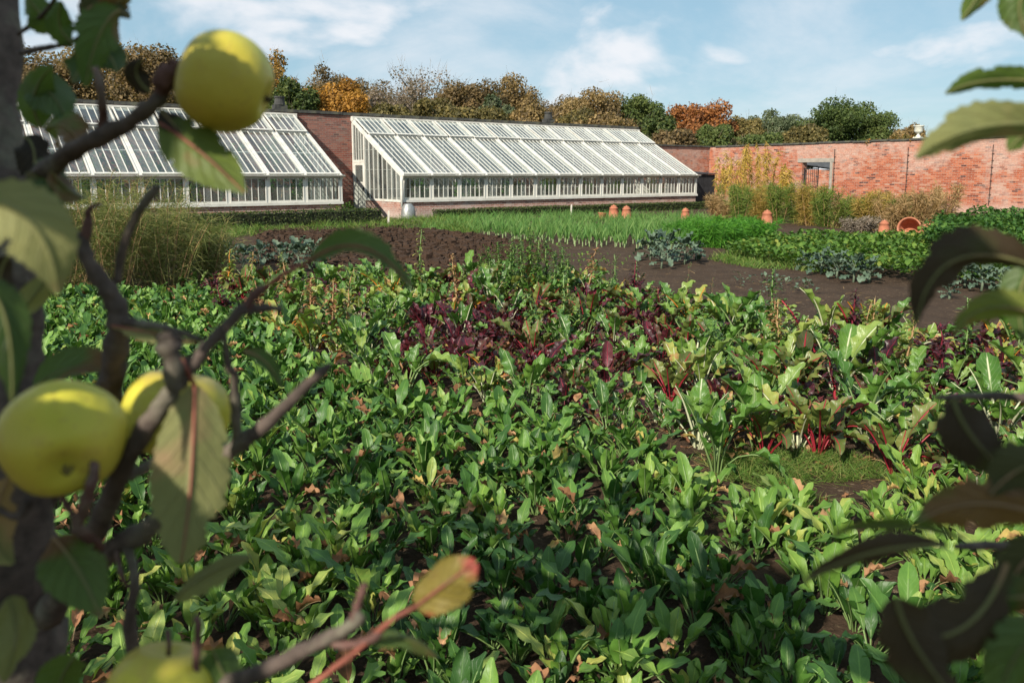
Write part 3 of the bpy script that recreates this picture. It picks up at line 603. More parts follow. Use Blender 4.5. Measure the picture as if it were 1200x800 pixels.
M['ruby'] = mat_leaf('ruby_chard_leaf', [(0.0, (0.04, 0.05, 0.018)), (0.5, (0.09, 0.13, 0.03)), (1.0, (0.16, 0.19, 0.05))], blotch=None, vein_col=(0.35, 0.03, 0.04), bumps=0.55, rough=0.4)
M['beet'] = mat_leaf('beet_leaf', [(0.0, (0.016, 0.008, 0.010)), (0.4, (0.036, 0.012, 0.016)), (0.7, (0.085, 0.018, 0.026)), (0.85, (0.055, 0.04, 0.018)), (1.0, (0.06, 0.085, 0.025))], blotch=None, vein_col=(0.3, 0.02, 0.05), bumps=0.5, rough=0.4)
M['yelchard'] = mat_leaf('yellow_chard_leaf', [(0.0, (0.09, 0.16, 0.03)), (0.5, (0.16, 0.24, 0.045)), (1.0, (0.30, 0.30, 0.07))], blotch=(0.33, 0.18, 0.07), vein_col=(0.45, 0.42, 0.15), bumps=0.5, rough=0.45)
M['st_white'] = mat_plain('white_stalk', (0.48, 0.50, 0.32), 0.4, 0.12); M['st_green'] = mat_plain('green_stalk', (0.16, 0.24, 0.08), 0.5, 0.2); M['st_beet'] = mat_plain('beet_stalk', (0.15, 0.012, 0.025), 0.5, 0.3, 12.0)
M['st_red'] = mat_plain('red_stalk', (0.26, 0.018, 0.03), 0.5, 0.3, 12.0)
M['st_orange'] = mat_plain('orange_stalk', (0.55, 0.20, 0.03), 0.45, 0.25, 12.0)
M['kale'] = mat_leaf('kale_leaf', [(0.0, (0.035, 0.065, 0.04)), (0.5, (0.07, 0.115, 0.075)), (1.0, (0.12, 0.17, 0.115))], vein_col=(0.17, 0.22, 0.17), bumps=0.5, rough=0.6, trans=0.12)
M['st_kale'] = mat_plain('kale_stalk', (0.14, 0.18, 0.12), 0.6, 0.2)
def mf(name, stops, trans=0.3, rough=0.6): return mat_leaf(name, stops, rough, trans, veins=False, bumps=0.0, spec=0.25, nscale=3.0)
M['low'] = mf('low_leaves', [(0.0, (0.03, 0.075, 0.012)), (0.5, (0.075, 0.16, 0.025)), (0.85, (0.14, 0.23, 0.04)), (1.0, (0.28, 0.26, 0.06))])
M['bean'] = mf('dark_leaves', [(0.0, (0.02, 0.06, 0.012)), (0.6, (0.05, 0.13, 0.022)), (1.0, (0.11, 0.2, 0.035))])
M['grass'] = mf('grass', [(0.0, (0.05, 0.10, 0.02)), (0.6, (0.10, 0.19, 0.03)), (1.0, (0.26, 0.26, 0.09))])
M['leek'] = mf('leek_leaf', [(0.0, (0.045, 0.12, 0.03)), (0.5, (0.10, 0.22, 0.05)), (1.0, (0.20, 0.30, 0.10))])
M['shank'] = mat_plain('leek_shank', (0.24, 0.32, 0.14), 0.6, 0.35)
M['feather'] = mf('bright_feathery_leaf', [(0.0, (0.03, 0.11, 0.014)), (0.5, (0.06, 0.20, 0.02)), (1.0, (0.12, 0.29, 0.03))])
M['fern_green'] = mf('fern_green', [(0.0, (0.05, 0.09, 0.018)), (0.5, (0.11, 0.17, 0.03)), (1.0, (0.22, 0.24, 0.05))])
M['fern_gold'] = mf('fern_gold', [(0.0, (0.13, 0.12, 0.025)), (0.5, (0.27, 0.20, 0.04)), (1.0, (0.42, 0.28, 0.09))])
M['fern_tan'] = mf('fern_tan', [(0.0, (0.16, 0.11, 0.04)), (0.5, (0.32, 0.21, 0.10)), (1.0, (0.46, 0.33, 0.17))])
M['olive'] = mf('olive_fern', [(0.0, (0.05, 0.075, 0.018)), (0.45, (0.12, 0.15, 0.04)), (0.8, (0.21, 0.21, 0.07)), (1.0, (0.36, 0.30, 0.14))])
M['art_leaf'] = mf('yellowing_stalk_leaf', [(0.0, (0.18, 0.13, 0.03)), (0.5, (0.42, 0.28, 0.05)), (1.0, (0.52, 0.38, 0.10))])
M['art_stem'] = mat_plain('dry_cane', (0.34, 0.21, 0.10), 0.8, 0.3)
M['hedge'] = mf('box_leaf', [(0.0, (0.018, 0.035, 0.010)), (0.6, (0.045, 0.075, 0.018)), (1.0, (0.11, 0.12, 0.035))], 0.15)
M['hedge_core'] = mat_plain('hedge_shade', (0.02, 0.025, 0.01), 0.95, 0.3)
M['dock'] = mat_plain('seeded_stalk', (0.16, 0.09, 0.05), 0.9, 0.4)
M['sage'] = mf('grey_sage', [(0.0, (0.13, 0.11, 0.09)), (1.0, (0.30, 0.25, 0.20))])

# ------------------------------------------------------------------ the spinach bed
gS = np.random.default_rng(21)
sp_tpl = [leaf_tpl(L, w_, pt, ar, cu, wv, 9, 4, 1.15 + 0.22 * (k % 3), 0.62, k, 0.0034, wfreq=2.0 + 0.6 * (k % 2)) for k, (L, w_, pt, ar, cu, wv) in enumerate([
    (0.10, 0.043, 0.065, 0.4, 0.35, 0.25), (0.12, 0.048, 0.075, 0.55, 0.3, 0.3), (0.085, 0.042, 0.045, 0.3, 0.45, 0.22), (0.13, 0.043, 0.08, 0.9, 0.25, 0.36),
    (0.11, 0.052, 0.055, 0.45, 0.45, 0.32), (0.09, 0.042, 0.065, 1.3, 0.3, 0.3), (0.115, 0.046, 0.05, 0.3, 0.55, 0.36), (0.07, 0.044, 0.04, 0.7, 0.3, 0.24)])]
dr_tpl = [leaf_tpl(L, w_, pt, ar, cu, wv, 10, 6, 0.9, 0.7, 40 + k, 0.003, wfreq=3.1) for k, (L, w_, pt, ar, cu, wv) in enumerate([(0.085, 0.055, 0.06, 1.6, 0.7, 0.5), (0.075, 0.05, 0.05, 2.2, -0.6, 0.55), (0.10, 0.05, 0.05, 1.1, 0.9, 0.45)])]
sp_sets = [[tpl_mesh('spinach_leaf', t_, [M[m_], M['sp_stem']]) for t_ in sp_tpl] for m_ in ('spinach_dark', 'spinach', 'spinach_light')]; dr_me = [tpl_mesh('withered_leaf', t_, [M['dry'], M['dry_stem']]) for t_ in dr_tpl]
SPIN = [(-60, 352), (60, 350), (250, 350), (300, 372), (330, 415), (480, 480), (590, 500), (690, 525), (760, 535), (850, 575), (905, 596), (1010, 605), (1060, 570), (1240, 600), (1300, 900), (-100, 900)]
SP = np.concatenate([scatter(SPIN, 0.165, seed=5)])
q = proj(np.c_[SP, np.zeros(len(SP))]); SP = SP[(q[:, 2] > 1.55)]; q = proj(np.c_[SP, np.zeros(len(SP))])
vis = (q[:, 0] > -40) & (q[:, 0] < 1240) & (q[:, 1] < 900); SP = SP[vis]; q = q[vis]
SP = SP[np.argsort(q[:, 2])]
def spinach_leaves(g):
    n = int(g.integers(10, 15)); k = np.arange(n) / n; az = np.arange(n) * 2.399 + g.uniform(0, 6.28); ti = 0.02 + 0.68 * k ** 0.9 + g.uniform(-0.15, 0.15, n)
    return g.integers(0, 8, n), az, ti, g.uniform(0.75, 1.5, n) * (1 - 0.12 * (k < 0.2))
SPG = 'spinach plants packed in the near bed'
for i, p in enumerate(SP[:300]):
    z = float(ground_z(p[None])[0]) - 0.005; t = empty('spinach_plant', (p[0], p[1], z))
    wh, az, ti, sc_ = spinach_leaves(gS); k_ = gS.uniform(0.7, 1.15); tone_ = float(fbm2(p[:1], p[1:], 77, 0.8, 3)[0]) + gS.uniform(-0.16, 0.16); sp_me = sp_sets[0 if tone_ < 0.43 else (2 if tone_ > 0.58 else 1)]
    for a, b, c, d in zip(wh, az, ti, sc_): inst('leaf', sp_me[a], t, (0.012 * math.cos(b), 0.012 * math.sin(b), 0), (gS.uniform(-0.15, 0.15), c, b), float(d * k_))
    nd = int(gS.choice([0, 1, 2, 3], p=[0.34, 0.38, 0.2, 0.08]))
    for _ in range(nd): inst('withered_leaf', dr_me[gS.integers(3)], t, (0.02, 0, gS.uniform(0.03, 0.10)), (gS.uniform(-0.4, 0.4), gS.uniform(0.2, 0.9), gS.uniform(0, 6.28)), float(gS.uniform(0.6, 1.2)))
    qx, qy, qd = proj([p[0], p[1], 0.1])[0]; zone = ('low' if qy > 640 else ('midway' if qy > 500 else 'far')) + ' at ' + ('left' if qx < 380 else ('right' if qx > 820 else 'middle')) + ' of bed'
    tag(t, ('green spinach plant with %s withered, %s' % ({1: 'one brown leaf', 2: 'two brown leaves', 3: 'three brown leaves'}.get(nd), zone) if nd else 'all green spinach plant, ' + zone), 'spinach', SPG)
fw_, fp, fa, ft, fs, dw, dp, da, dt_, ds = ([] for _ in range(10))
for p in SP[300:]:
    wh, az, ti, sc_ = spinach_leaves(gS); n = len(wh); fw_.append(wh); fp.append(np.tile([p[0], p[1], 0.0], (n, 1))); fa.append(az); ft.append(ti); fs.append(sc_ * gS.uniform(0.85, 1.25))
    if gS.random() < 0.6: dw.append(gS.integers(0, 3, 1)); dp.append(np.array([[p[0], p[1], 0.07]])); da.append(gS.uniform(0, 6.28, 1)); dt_.append(gS.uniform(0.3, 1.0, 1)); ds.append(gS.uniform(0.8, 1.3, 1))
if fw_:
    t = empty('spinach_bed'); tag(t, 'dense mass of small spinach leaves in the further bed', 'spinach', kind='stuff')
    P_ = np.concatenate(fp); P_[:, 2] = ground_z(P_) - 0.005
    join_leaves('leaves', sp_tpl, np.concatenate(fw_), P_, np.concatenate(fa), np.concatenate(ft), np.concatenate(fs), [M['spinach'], M['sp_stem']], t, 1)['kind'] = 'stuff'
    join_leaves('withered_leaves', dr_tpl, np.concatenate(dw), np.concatenate(dp), np.concatenate(da), np.concatenate(dt_), np.concatenate(ds), [M['dry'], M['dry_stem']], t, 2)['kind'] = 'stuff'

# ------------------------------------------------------------------ chard and beet
def chard_set(mats, seed, big=1.0, pr=0.007):
    out_ = []
    for k, (L, w_, pt, ar, cu, wv) in enumerate([(0.18, 0.085, 0.17, 0.45, 0.45, 0.3), (0.22, 0.105, 0.20, 0.9, 0.4, 0.34), (0.13, 0.075, 0.12, 0.3, 0.5, 0.28), (0.20, 0.09, 0.22, 2.3, 0.5, 0.36), (0.16, 0.09, 0.16, 0.7, -0.35, 0.36)]):
        out_.append(leaf_tpl(L * big, w_ * big, pt * big, ar, cu, wv, 13, 6, 0.95, 0.6, seed + k, pr, wfreq=3.2))
    return out_
CT = {'chard': chard_set(None, 60), 'beet': chard_set(None, 70, 0.82, 0.0045)}
CM = {}
for nm, tp, ma in (('green chard', 'chard', ['chard', 'st_green']), ('ruby chard', 'chard', ['ruby', 'st_red']), ('dark beet', 'beet', ['beet', 'st_beet']), ('yellow chard', 'chard', ['yelchard', 'st_orange']), ('white chard', 'chard', ['chard', 'st_white']), ('pale chard', 'chard', ['yelchard', 'st_white'])):
    CM[nm] = [tpl_mesh('chard_leaf', t_, [M[ma[0]], M[ma[1]]]) for t_ in CT[tp]]
WD = [tpl_mesh('withered_leaf', leaf_tpl(0.16, 0.10, 0.14, ar, cu, 0.5, 8, 4, 0.8, 0.7, 90 + k, 0.005, wfreq=2.0), [M['dry'], M['dry_stem']]) for k, (ar, cu) in enumerate([(2.4, 0.7), (2.0, -0.8), (1.4, 0.9)])]
CH = [(205, 335), (330, 335), (480, 340), (600, 332), (700, 343), (765, 356), (880, 384), (1000, 402), (1230, 418), (1260, 640), (1130, 600), (1050, 565), (1010, 532), (905, 530), (850, 562), (770, 528), (690, 515), (590, 490), (470, 470), (335, 410), (300, 365), (250, 345)]
CP = scatter(CH, 0.29, 0.48, seed=8); q = proj(np.c_[CP, np.zeros(len(CP))]); k = (q[:, 0] > -30) & (q[:, 0] < 1225); CP, q = CP[k], q[k]
gC = np.random.default_rng(33); cnt = {}
def chard_plant(p, kind, size, n, label, group, wither=1, spread=1.0):
    t = empty('chard_plant' if 'chard' in kind else 'beet_plant', (p[0], p[1], float(ground_z(np.array(p)[None])[0]) - 0.005))
    for i in range(n):
        f = i / n; b = i * 2.399 + gC.uniform(-0.4, 0.4)
        inst('leaf', CM[kind][gC.integers(5)], t, (0.02 * math.cos(b), 0.02 * math.sin(b), 0), (gC.uniform(-0.2, 0.2), 0.02 + spread * (0.46 * f + gC.uniform(-0.1, 0.15)), b), float(size * gC.uniform(0.75, 1.15)))
    for i in range(wither): inst('withered_leaf', WD[gC.integers(3)], t, (0, 0, 0.01), (gC.uniform(-0.3, 0.3), gC.uniform(0.5, 1.2), gC.uniform(0, 6.28)), float(size * gC.uniform(0.7, 1.1)))
    tag(t, label, 'chard' if 'chard' in kind else 'beet', group); return t
LBL = {'white chard': 'green chard plant with white stalks', 'green chard': 'green chard plant with green stalks', 'ruby chard': 'ruby chard plant with red stalks and red veined leaves', 'dark beet': 'dark purple beet plant among the green chard', 'yellow chard': 'yellowing chard plant with orange stalks', 'pale chard': 'pale yellow green chard plant with white stalks'}
for p, (x, y, d) in zip(CP, q):
    r = gC.random()
    dark = max(math.exp(-((x - 570) / 120) ** 2 - ((y - 420) / 75) ** 2) * 0.86, math.exp(-((x - 730) / 110) ** 2 - ((y - 405) / 65) ** 2) * 0.7, math.exp(-((x - 275) / 60) ** 2 - ((y - 370) / 30) ** 2) * 0.7, math.exp(-((x - 1120) / 90) ** 2 - ((y - 450) / 60) ** 2) * 0.65, math.exp(-((x - 930) / 90) ** 2 - ((y - 430) / 50) ** 2) * 0.3)
    ruby = max(math.exp(-((x - 960) / 70) ** 2 - ((y - 500) / 60) ** 2) * 0.55, 0.12)
    if r < dark: kd = 'dark beet'
    elif r < dark + ruby: kd = 'ruby chard'
    elif gC.random() < 0.07: kd = 'yellow chard'
    elif gC.random() < 0.18: kd = 'pale chard'
    elif gC.random() < 0.35: kd = 'white chard'
    else: kd = 'green chard'
    if gC.random() < 0.06: continue
    sz = gC.uniform(0.6, 1.3) * (1.10 if 860 < x < 1060 else 1.0)
    chard_plant(p, kd, float(sz), int(gC.integers(8, 12)), LBL[kd] + (' at the far edge' if y < 360 else (' near the grass' if y > 480 else '')) + (', left part' if x < 420 else (', right part' if x > 860 else ', middle part')), kd + ' plants in the mixed bed', int(gC.choice([0, 1, 2], p=[0.4, 0.4, 0.2])))
low_jobs = [('chard_undergrowth', CH, 1800, 0.14, 0.06, 'tangle of small green leaves between the chard plants', 'undergrowth', 'bean', 68), ('beet_undergrowth', CH, 900, 0.22, 0.06, 'small dark crimson leaves between the chard plants', 'undergrowth', 'beet', 69), ('dry_undergrowth', CH, 1100, 0.12, 0.07, 'withered tan leaves between the chard plants', 'undergrowth', 'dry', 70), ('pale_undergrowth', CH, 400, 0.3, 0.05, 'pale yellow green leaves between the chard plants', 'undergrowth', 'low', 71)]
def spot(px, py): return ground(px, py)[:2]
chard_plant(spot(648, 496), 'green chard', 0.75, 7, 'upright green chard plant standing alone at the edge of the spinach', 'single plants', 1, 0.8)
chard_plant(spot(712, 505), 'green chard', 1.05, 7, 'tall green chard with arching leaves over bare soil', 'single plants', 1, 1.0)
chard_plant(spot(968, 522), 'dark beet', 1.0, 10, 'low dark crimson beet in front of the ruby chard', 'single plants', 1, 0.9)
chard_plant(spot(845, 520), 'yellow chard', 0.95, 8, 'withering golden chard plant beside the grass patch', 'single plants', 4, 1.1)
chard_plant(spot(1010, 505), 'green chard', 1.35, 8, 'largest green chard with broad glossy leaves', 'single plants', 0, 0.9)
chard_plant(spot(585, 452), 'yellow chard', 0.9, 6, 'chard with orange stalks sprawling at the bed edge', 'single plants', 2, 1.3)
chard_plant(spot(795, 452), 'pale chard', 1.0, 8, 'pale chard with wilted brown leaves below', 'single plants', 4, 1.0)

def spire(px, py, h, lean, leafmat, stemmat, label, group, n=90, leaf=0.05, stem_r=0.012, name='bolting_plant', top=1.0):
    p = spot(px, py); t = empty(name, (p[0], p[1], 0)); g = np.random.default_rng(int(px * 7 + py)); s = np.linspace(0, 1, 7); ln = np.array([lean[0], lean[1], 0])
    pts = np.array([0, 0, 1.0]) * (s * h)[:, None] + ln * (s ** 1.5)[:, None] + g.uniform(-0.012, 0.012, (7, 3))
    MB().tube(pts, np.linspace(stem_r, stem_r * 0.35, 7), 6).build('stem', M[stemmat], t, True)
    f = g.random(n) * top; c = np.stack([np.interp(f, s, pts[:, k]) for k in range(3)], 1); a = g.uniform(0, 6.28, n)
    tp = [leaf_tpl(leaf, leaf * 0.45, leaf * 0.2, 0.9, 0.3, 0.3, 5, 2, 0.85, 0.7, 5, 0.0015), leaf_tpl(leaf * 1.3, leaf * 0.5, leaf * 0.3, 1.4, 0.3, 0.3, 5, 2, 0.85, 0.7, 6, 0.0015)]
    join_leaves('foliage', tp, g.integers(0, 2, n), c, a, g.uniform(0.5, 1.4, n), (1.25 - 0.8 * f) * g.uniform(0.7, 1.3, n), [M[leafmat], M[stemmat]], t, 3)
    tag(t, label, 'plant', group)
BG = 'plants run to seed in the chard bed'
spire(491, 352, 0.92, (0.05, 0), 'yelchard', 'sp_stem', 'lone pale yellow green bolting spire at the edge of the dug bed', BG, 110, 0.075)
spire(332, 342, 0.55, (0.0, 0), 'yelchard', 'sp_stem', 'pale green bolting spire beside the blue kale', BG, 110, 0.07)
spire(268, 345, 0.62, (0.05, 0.0), 'yelchard', 'st_orange', 'yellow green bolting chard near the feathery ferns', BG, 90, 0.11)
spire(538, 378, 0.75, (-0.08, 0), 'dry', 'art_stem', 'dry tan bolted plant with withered leaves', BG, 120, 0.08)
for k, (px, py, h) in enumerate(((604, 350, 0.8), (622, 342, 0.95), (640, 348, 0.8), (596, 362, 0.7), (655, 352, 0.7), (575, 350, 0.65), (612, 356, 0.85), (630, 358, 0.8), (648, 362, 0.7), (560, 358, 0.6), (668, 356, 0.55), (586, 344, 0.7))):
    spire(px, py, h, (0.02 * (k % 5 - 2), 0), ['chard', 'low'][k % 2], 'sp_stem', 'tall leafy green weed in the clump before the leek bed', BG, 260, 0.07)
spire(962, 440, 0.60, (-0.33, 0.05), 'beet', 'st_red', 'leaning crimson bolted chard stalk rising against the soil', BG, 130, 0.06, 0.014)
spire(980, 492, 0.48, (-0.09, 0), 'beet', 'st_red', 'bright red bolted chard stalk among large green leaves', BG, 70, 0.06, 0.013)
gW = np.random.default_rng(19)
for k in range(26):
    px_ = gW.uniform(230, 1180); py_ = 345 + max(0, px_ - 600) * 0.13 + gW.uniform(0, 60); kd_ = k % 4
    spire(px_, py_, float(gW.uniform(0.4, 0.72)), (float(gW.uniform(-0.1, 0.1)), 0), ['chard', 'yelchard', 'beet', 'dry'][kd_], ['sp_stem', 'art_stem', 'st_beet', 'art_stem'][kd_], ['leafy green bolting plant rising above the chard', 'yellowing bolting plant rising above the chard', 'dark crimson bolting plant rising above the chard', 'withered tan bolting plant rising above the chard'][kd_] + (', left part' if px_ < 480 else (', right part' if px_ > 850 else ', middle part')), BG, int(gW.integers(70, 150)), 0.085)
spire(720, 340, 0.5, (0, 0), 'chard', 'sp_stem', 'short green bolting weed beside the grey kale', BG, 90, 0.05)
spire(745, 345, 0.45, (0, 0), 'ruby', 'sp_stem', 'short reddish bolting weed at the soil edge', BG, 70, 0.05)
for k, (px, py, h) in enumerate(((805, 352, 0.5), (832, 372, 0.45), (1040, 402, 0.35))):
    spire(px, py, h, (0.02, 0), 'chard', 'dock', ['thin green weed stalk standing against the bare soil', 'thin weed stalk left of the crimson stalk', 'short green weed at the soil edge beyond the big chard'][k], BG, 40, 0.045, 0.005)

# ------------------------------------------------------------------ kale
KT = [leaf_tpl(0.18, 0.15, 0.12, ar, cu, 0.32, 11, 6, 0.9, 0.5, 120 + k, 0.005, wfreq=3.0) for k, (ar, cu) in enumerate([(0.8, 0.4), (1.4, 0.3), (2.0, 0.5), (1.1, -0.3)])]
KM = [tpl_mesh('kale_leaf', t_, [M['kale'], M['st_kale']]) for t_ in KT]; gK = np.random.default_rng(44)
def kale(px, py, size, label, group, n=13):
    p = spot(px, py); t = empty('kale_plant', (p[0], p[1], 0)); h = 0.22 * size
    MB().tube([(0, 0, -0.02), (0.01, 0, h * 0.5), (0, 0.01, h)], [0.02, 0.018, 0.012], 6).build('stem', M['st_kale'], t, True)
    for i in range(n):
        f = i / n; b = i * 2.399; inst('leaf', KM[gK.integers(4)], t, (0, 0, h * (1 - 0.7 * f)), (gK.uniform(-0.2, 0.2), 0.1 + 1.15 * f, b), float(size * gK.uniform(0.8, 1.15)))
    tag(t, label, 'kale', group)
for k, (px, py, s) in enumerate(((285, 318, 1.1), (305, 312, 1.0), (350, 318, 1.25), (368, 312, 1.1), (270, 308, 1.0), (328, 308, 0.9))): kale(px, py, s, 'blue grey kale plant at the edge of the dug bed', 'kale by the dug bed')
for k, (px, py, s) in enumerate(((762, 305, 1.3), (782, 307, 1.35), (802, 309, 1.2), (775, 314, 1.1), (815, 306, 0.9))): kale(px, py, s, 'grey green kale plant in the clump below the feathery row', 'kale below the feathery row')
for k, (px, py, s) in enumerate(((962, 322, 0.9), (980, 326, 0.95), (1000, 330, 1.0), (1018, 331, 0.9), (942, 316, 0.7))): kale(px, py, s, 'low blue green kale plant along the soil edge below strawberries', 'kale below the strawberries')
for k, (px, py, s) in enumerate(((1130, 336, 0.9), (1150, 340, 0.9), (1172, 345, 0.9), (1112, 350, 0.5), (1194, 350, 0.9))): kale(px, py, s, 'blue green kale plant behind the curled brown leaf', 'kale behind the curled leaf')

# ------------------------------------------------------------------ leeks, low crops, grass
gL = np.random.default_rng(55)
lk_me = []
for k in range(6):
    n = 9; a = np.linspace(0, 6.28, n, endpoint=False) + gL.uniform(-0.3, 0.3, n); D = np.stack([np.cos(a) * 0.32, np.sin(a) * 0.32, np.ones(n)], 1)
    V, F, r = strands(np.tile([0, 0, 0.10], (n, 1)), D, gL.uniform(0.28, 0.5, n), np.full(n, 0.014), gL, 0.22)
    mb = MB().tube([(0, 0, -0.02), (0, 0, 0.05), (0, 0, 0.12)], 0.014, 6, mi=1); lk_me.append(np_mesh('leek', np.concatenate([V, *mb.v]), np.concatenate([F, mb.f[0] + len(V)]), [M['leek'], M['shank']], np.r_[np.zeros(len(F), int), np.ones(len(mb.f[0]), int)], rnd=np.r_[r, np.zeros(len(mb.v[0]))]))
LEEK = [(545, 272), (660, 270), (820, 268), (870, 285), (760, 294), (600, 283)]
LP = scatter(LEEK, 0.27, 0.48, seed=9); LP = LP[np.argsort(LP[:, 1])]
for p in LP[:290]:
    o = inst('leek', lk_me[gL.integers(6)], None, (p[0], p[1], 0), (0, 0, gL.uniform(0, 6.28)), float(gL.uniform(0.8, 1.15))); tag(o, 'leek with pale shank and green leaves in the leek rows', 'leek', 'leeks in rows')
print('spinach', len(SP), 'chard', len(CP), 'leeks', len(LP))
def grass_patch(name, poly, n, hgt, label, mat, cat='grass', wd=0.006, seed=1, lean=0.5, droop=0.3):
    g = np.random.default_rng(seed); c = np.array([ground(*p)[:2] for p in poly]); lo, hi = c.min(0), c.max(0); P = np.zeros((0, 2))
    while len(P) < n:
        Q = g.uniform(lo, hi, (n * 3, 2)); q_ = proj(np.c_[Q, np.zeros(len(Q))]); P = np.concatenate([P, Q[inpoly(q_[:, :2], poly) & (q_[:, 2] > 0.5)]])
    P = P[:n]; den = fbm2(P[:, 0], P[:, 1], seed + 3, 1.3, 3); P = P[den > 0.42]; n = len(P); D = np.stack([g.normal(0, lean, n), g.normal(0, lean, n), np.ones(n)], 1)
    o = cloud_obj(name, strands(np.c_[P, ground_z(P) - 0.01], D, hgt * g.uniform(0.5, 1.3, n) * (0.6 + 0.8 * fbm2(P[:, 0], P[:, 1], seed + 7, 0.9, 2)), np.full(n, wd), g, droop), M[mat]); return tag(o, label, cat, kind='stuff')
grass_patch('grass', [(235, 285), (235, 263), (470, 258), (560, 256), (560, 275), (470, 268), (330, 272)], 9000, 0.32, 'strip of rough grass between the dug bed and hedge', 'grass', wd=0.009, seed=2)
grass_patch('leek_greens', [(490, 270), (520, 255), (650, 252), (830, 255), (880, 275), (820, 282), (660, 277), (560, 273)], 9000, 0.42, 'green haze of further leek and onion leaves', 'leek', 'leeks', 0.012, 3, 0.4)
grass_patch('grass', [(800, 600), (830, 540), (900, 528), (1000, 530), (1060, 560), (1060, 610), (930, 620)], 7500, 0.12, 'short grass patch at the end of the chard bed', 'grass', wd=0.0022, seed=4, lean=0.9)
grass_patch('grass', [(790, 520), (850, 515), (880, 560), (800, 560)], 2500, 0.10, 'thin grass growing on the soil by the golden chard', 'grass', wd=0.0022, seed=6, lean=0.9)
grass_patch('grass', [(830, 305), (870, 290), (960, 312), (1000, 335), (900, 318)], 3000, 0.16, 'weedy grass fringe along the soil below strawberries', 'grass', wd=0.008, seed=5)
def low_crop(name, poly, n, hgt, size, label, cat, mat, seed, stem=True):
    g = np.random.default_rng(seed); c = np.array([ground(*p)[:2] for p in poly]); lo, hi = c.min(0), c.max(0); P = np.zeros((0, 2))
    while len(P) < n:
        Q = g.uniform(lo, hi, (n * 3, 2)); q_ = proj(np.c_[Q, np.zeros(len(Q))]); P = np.concatenate([P, Q[inpoly(q_[:, :2], poly) & (q_[:, 2] > 0.5)]])
    P = P[:n]; hh = hgt * (0.35 + 1.1 * fbm2(P[:, 0], P[:, 1], seed, 1.4, 3)) * g.uniform(0.25, 1.0, n) ** 0.6
    tp = [leaf_tpl(size, size * 0.75, 0.02, ar, cu, 0.25, 5, 2, 0.85, 0.6, seed + k, 0.002) for k, (ar, cu) in enumerate([(0.7, 0.3), (1.2, 0.3), (0.4, 0.4)])]
    t = empty(name); tag(t, label, cat, kind='stuff')
    join_leaves('leaves', tp, g.integers(0, 3, n), np.c_[P, hh], g.uniform(0, 6.28, n), g.uniform(0.4, 1.3, n), g.uniform(0.6, 1.3, n), [M[mat], M['sp_stem']], t, seed)['kind'] = 'stuff'
low_crop('strawberry_leaves', [(845, 300), (905, 287), (985, 285), (1080, 283), (1210, 300), (1210, 345), (1100, 335), (1000, 326), (900, 312)], 9000, 0.26, 0.10, 'low leafy strawberry patch beyond the bare soil', 'strawberries', 'low', 61)
low_crop('strawberry_leaves', [(900, 290), (905, 283), (955, 282), (970, 290)], 500, 0.16, 0.09, 'small patch of strawberry leaves beside the forcing pot', 'strawberries', 'low', 62)
low_crop('bean_leaves', [(1080, 300), (1100, 275), (1140, 266), (1230, 266), (1230, 322), (1150, 312)], 6500, 0.55, 0.11, 'dark leafy crop growing up against the right wall', 'beans', 'bean', 63)
low_crop('seedlings', [(855, 325), (940, 330), (960, 345), (880, 345)], 90, 0.08, 0.06, 'scattered grey green seedlings on the bare soil', 'seedlings', 'kale', 64)
low_crop('weeds', [(560, 300), (640, 296), (740, 320), (700, 340), (560, 335)], 350, 0.3, 0.05, 'low weeds between the bolted plants and the soil', 'weeds', 'low', 65)
grass_patch('straw', [(470, 460), (690, 480), (1220, 540), (1240, 630), (1060, 605), (860, 600), (600, 510)], 2600, 0.09, 'dry straw and stalks lying on the soil of the chard bed', 'fern_tan', 'straw', 0.002, 14, 6.0, 0.0)
grass_patch('straw', [(610, 300), (820, 320), (1200, 360), (1200, 400), (900, 370), (700, 340)], 700, 0.12, 'scraps of dry straw on the bare soil band', 'fern_tan', 'straw', 0.004, 15, 6.0, 0.0)
low_crop('hedge_plants', [(330, 258), (345, 254), (410, 250), (418, 253), (400, 262)], 900, 0.5, 0.09, 'leafy green herbs growing before the nearer greenhouse', 'herbs', 'low', 66)
for a_ in low_jobs: low_crop(*a_)
# fallen leaves and straw lying on the soil of the chard bed
g = np.random.default_rng(71); FP = scatter([(470, 470), (690, 480), (1200, 560), (1240, 610), (1060, 600), (860, 590), (600, 505)], 0.11, 0.5, seed=12); FP = FP[g.random(len(FP)) < 0.55]; n = len(FP)
t = join_leaves('fallen_leaves', dr_tpl, g.integers(0, 3, n), np.c_[FP, ground_z(FP) + 0.012], g.uniform(0, 6.28, n), g.uniform(1.2, 1.7, n), g.uniform(0.5, 1.1, n), [M['dry'], M['dry_stem']]); tag(t, 'withered leaves lying on the soil of the chard bed', 'leaves', kind='stuff')

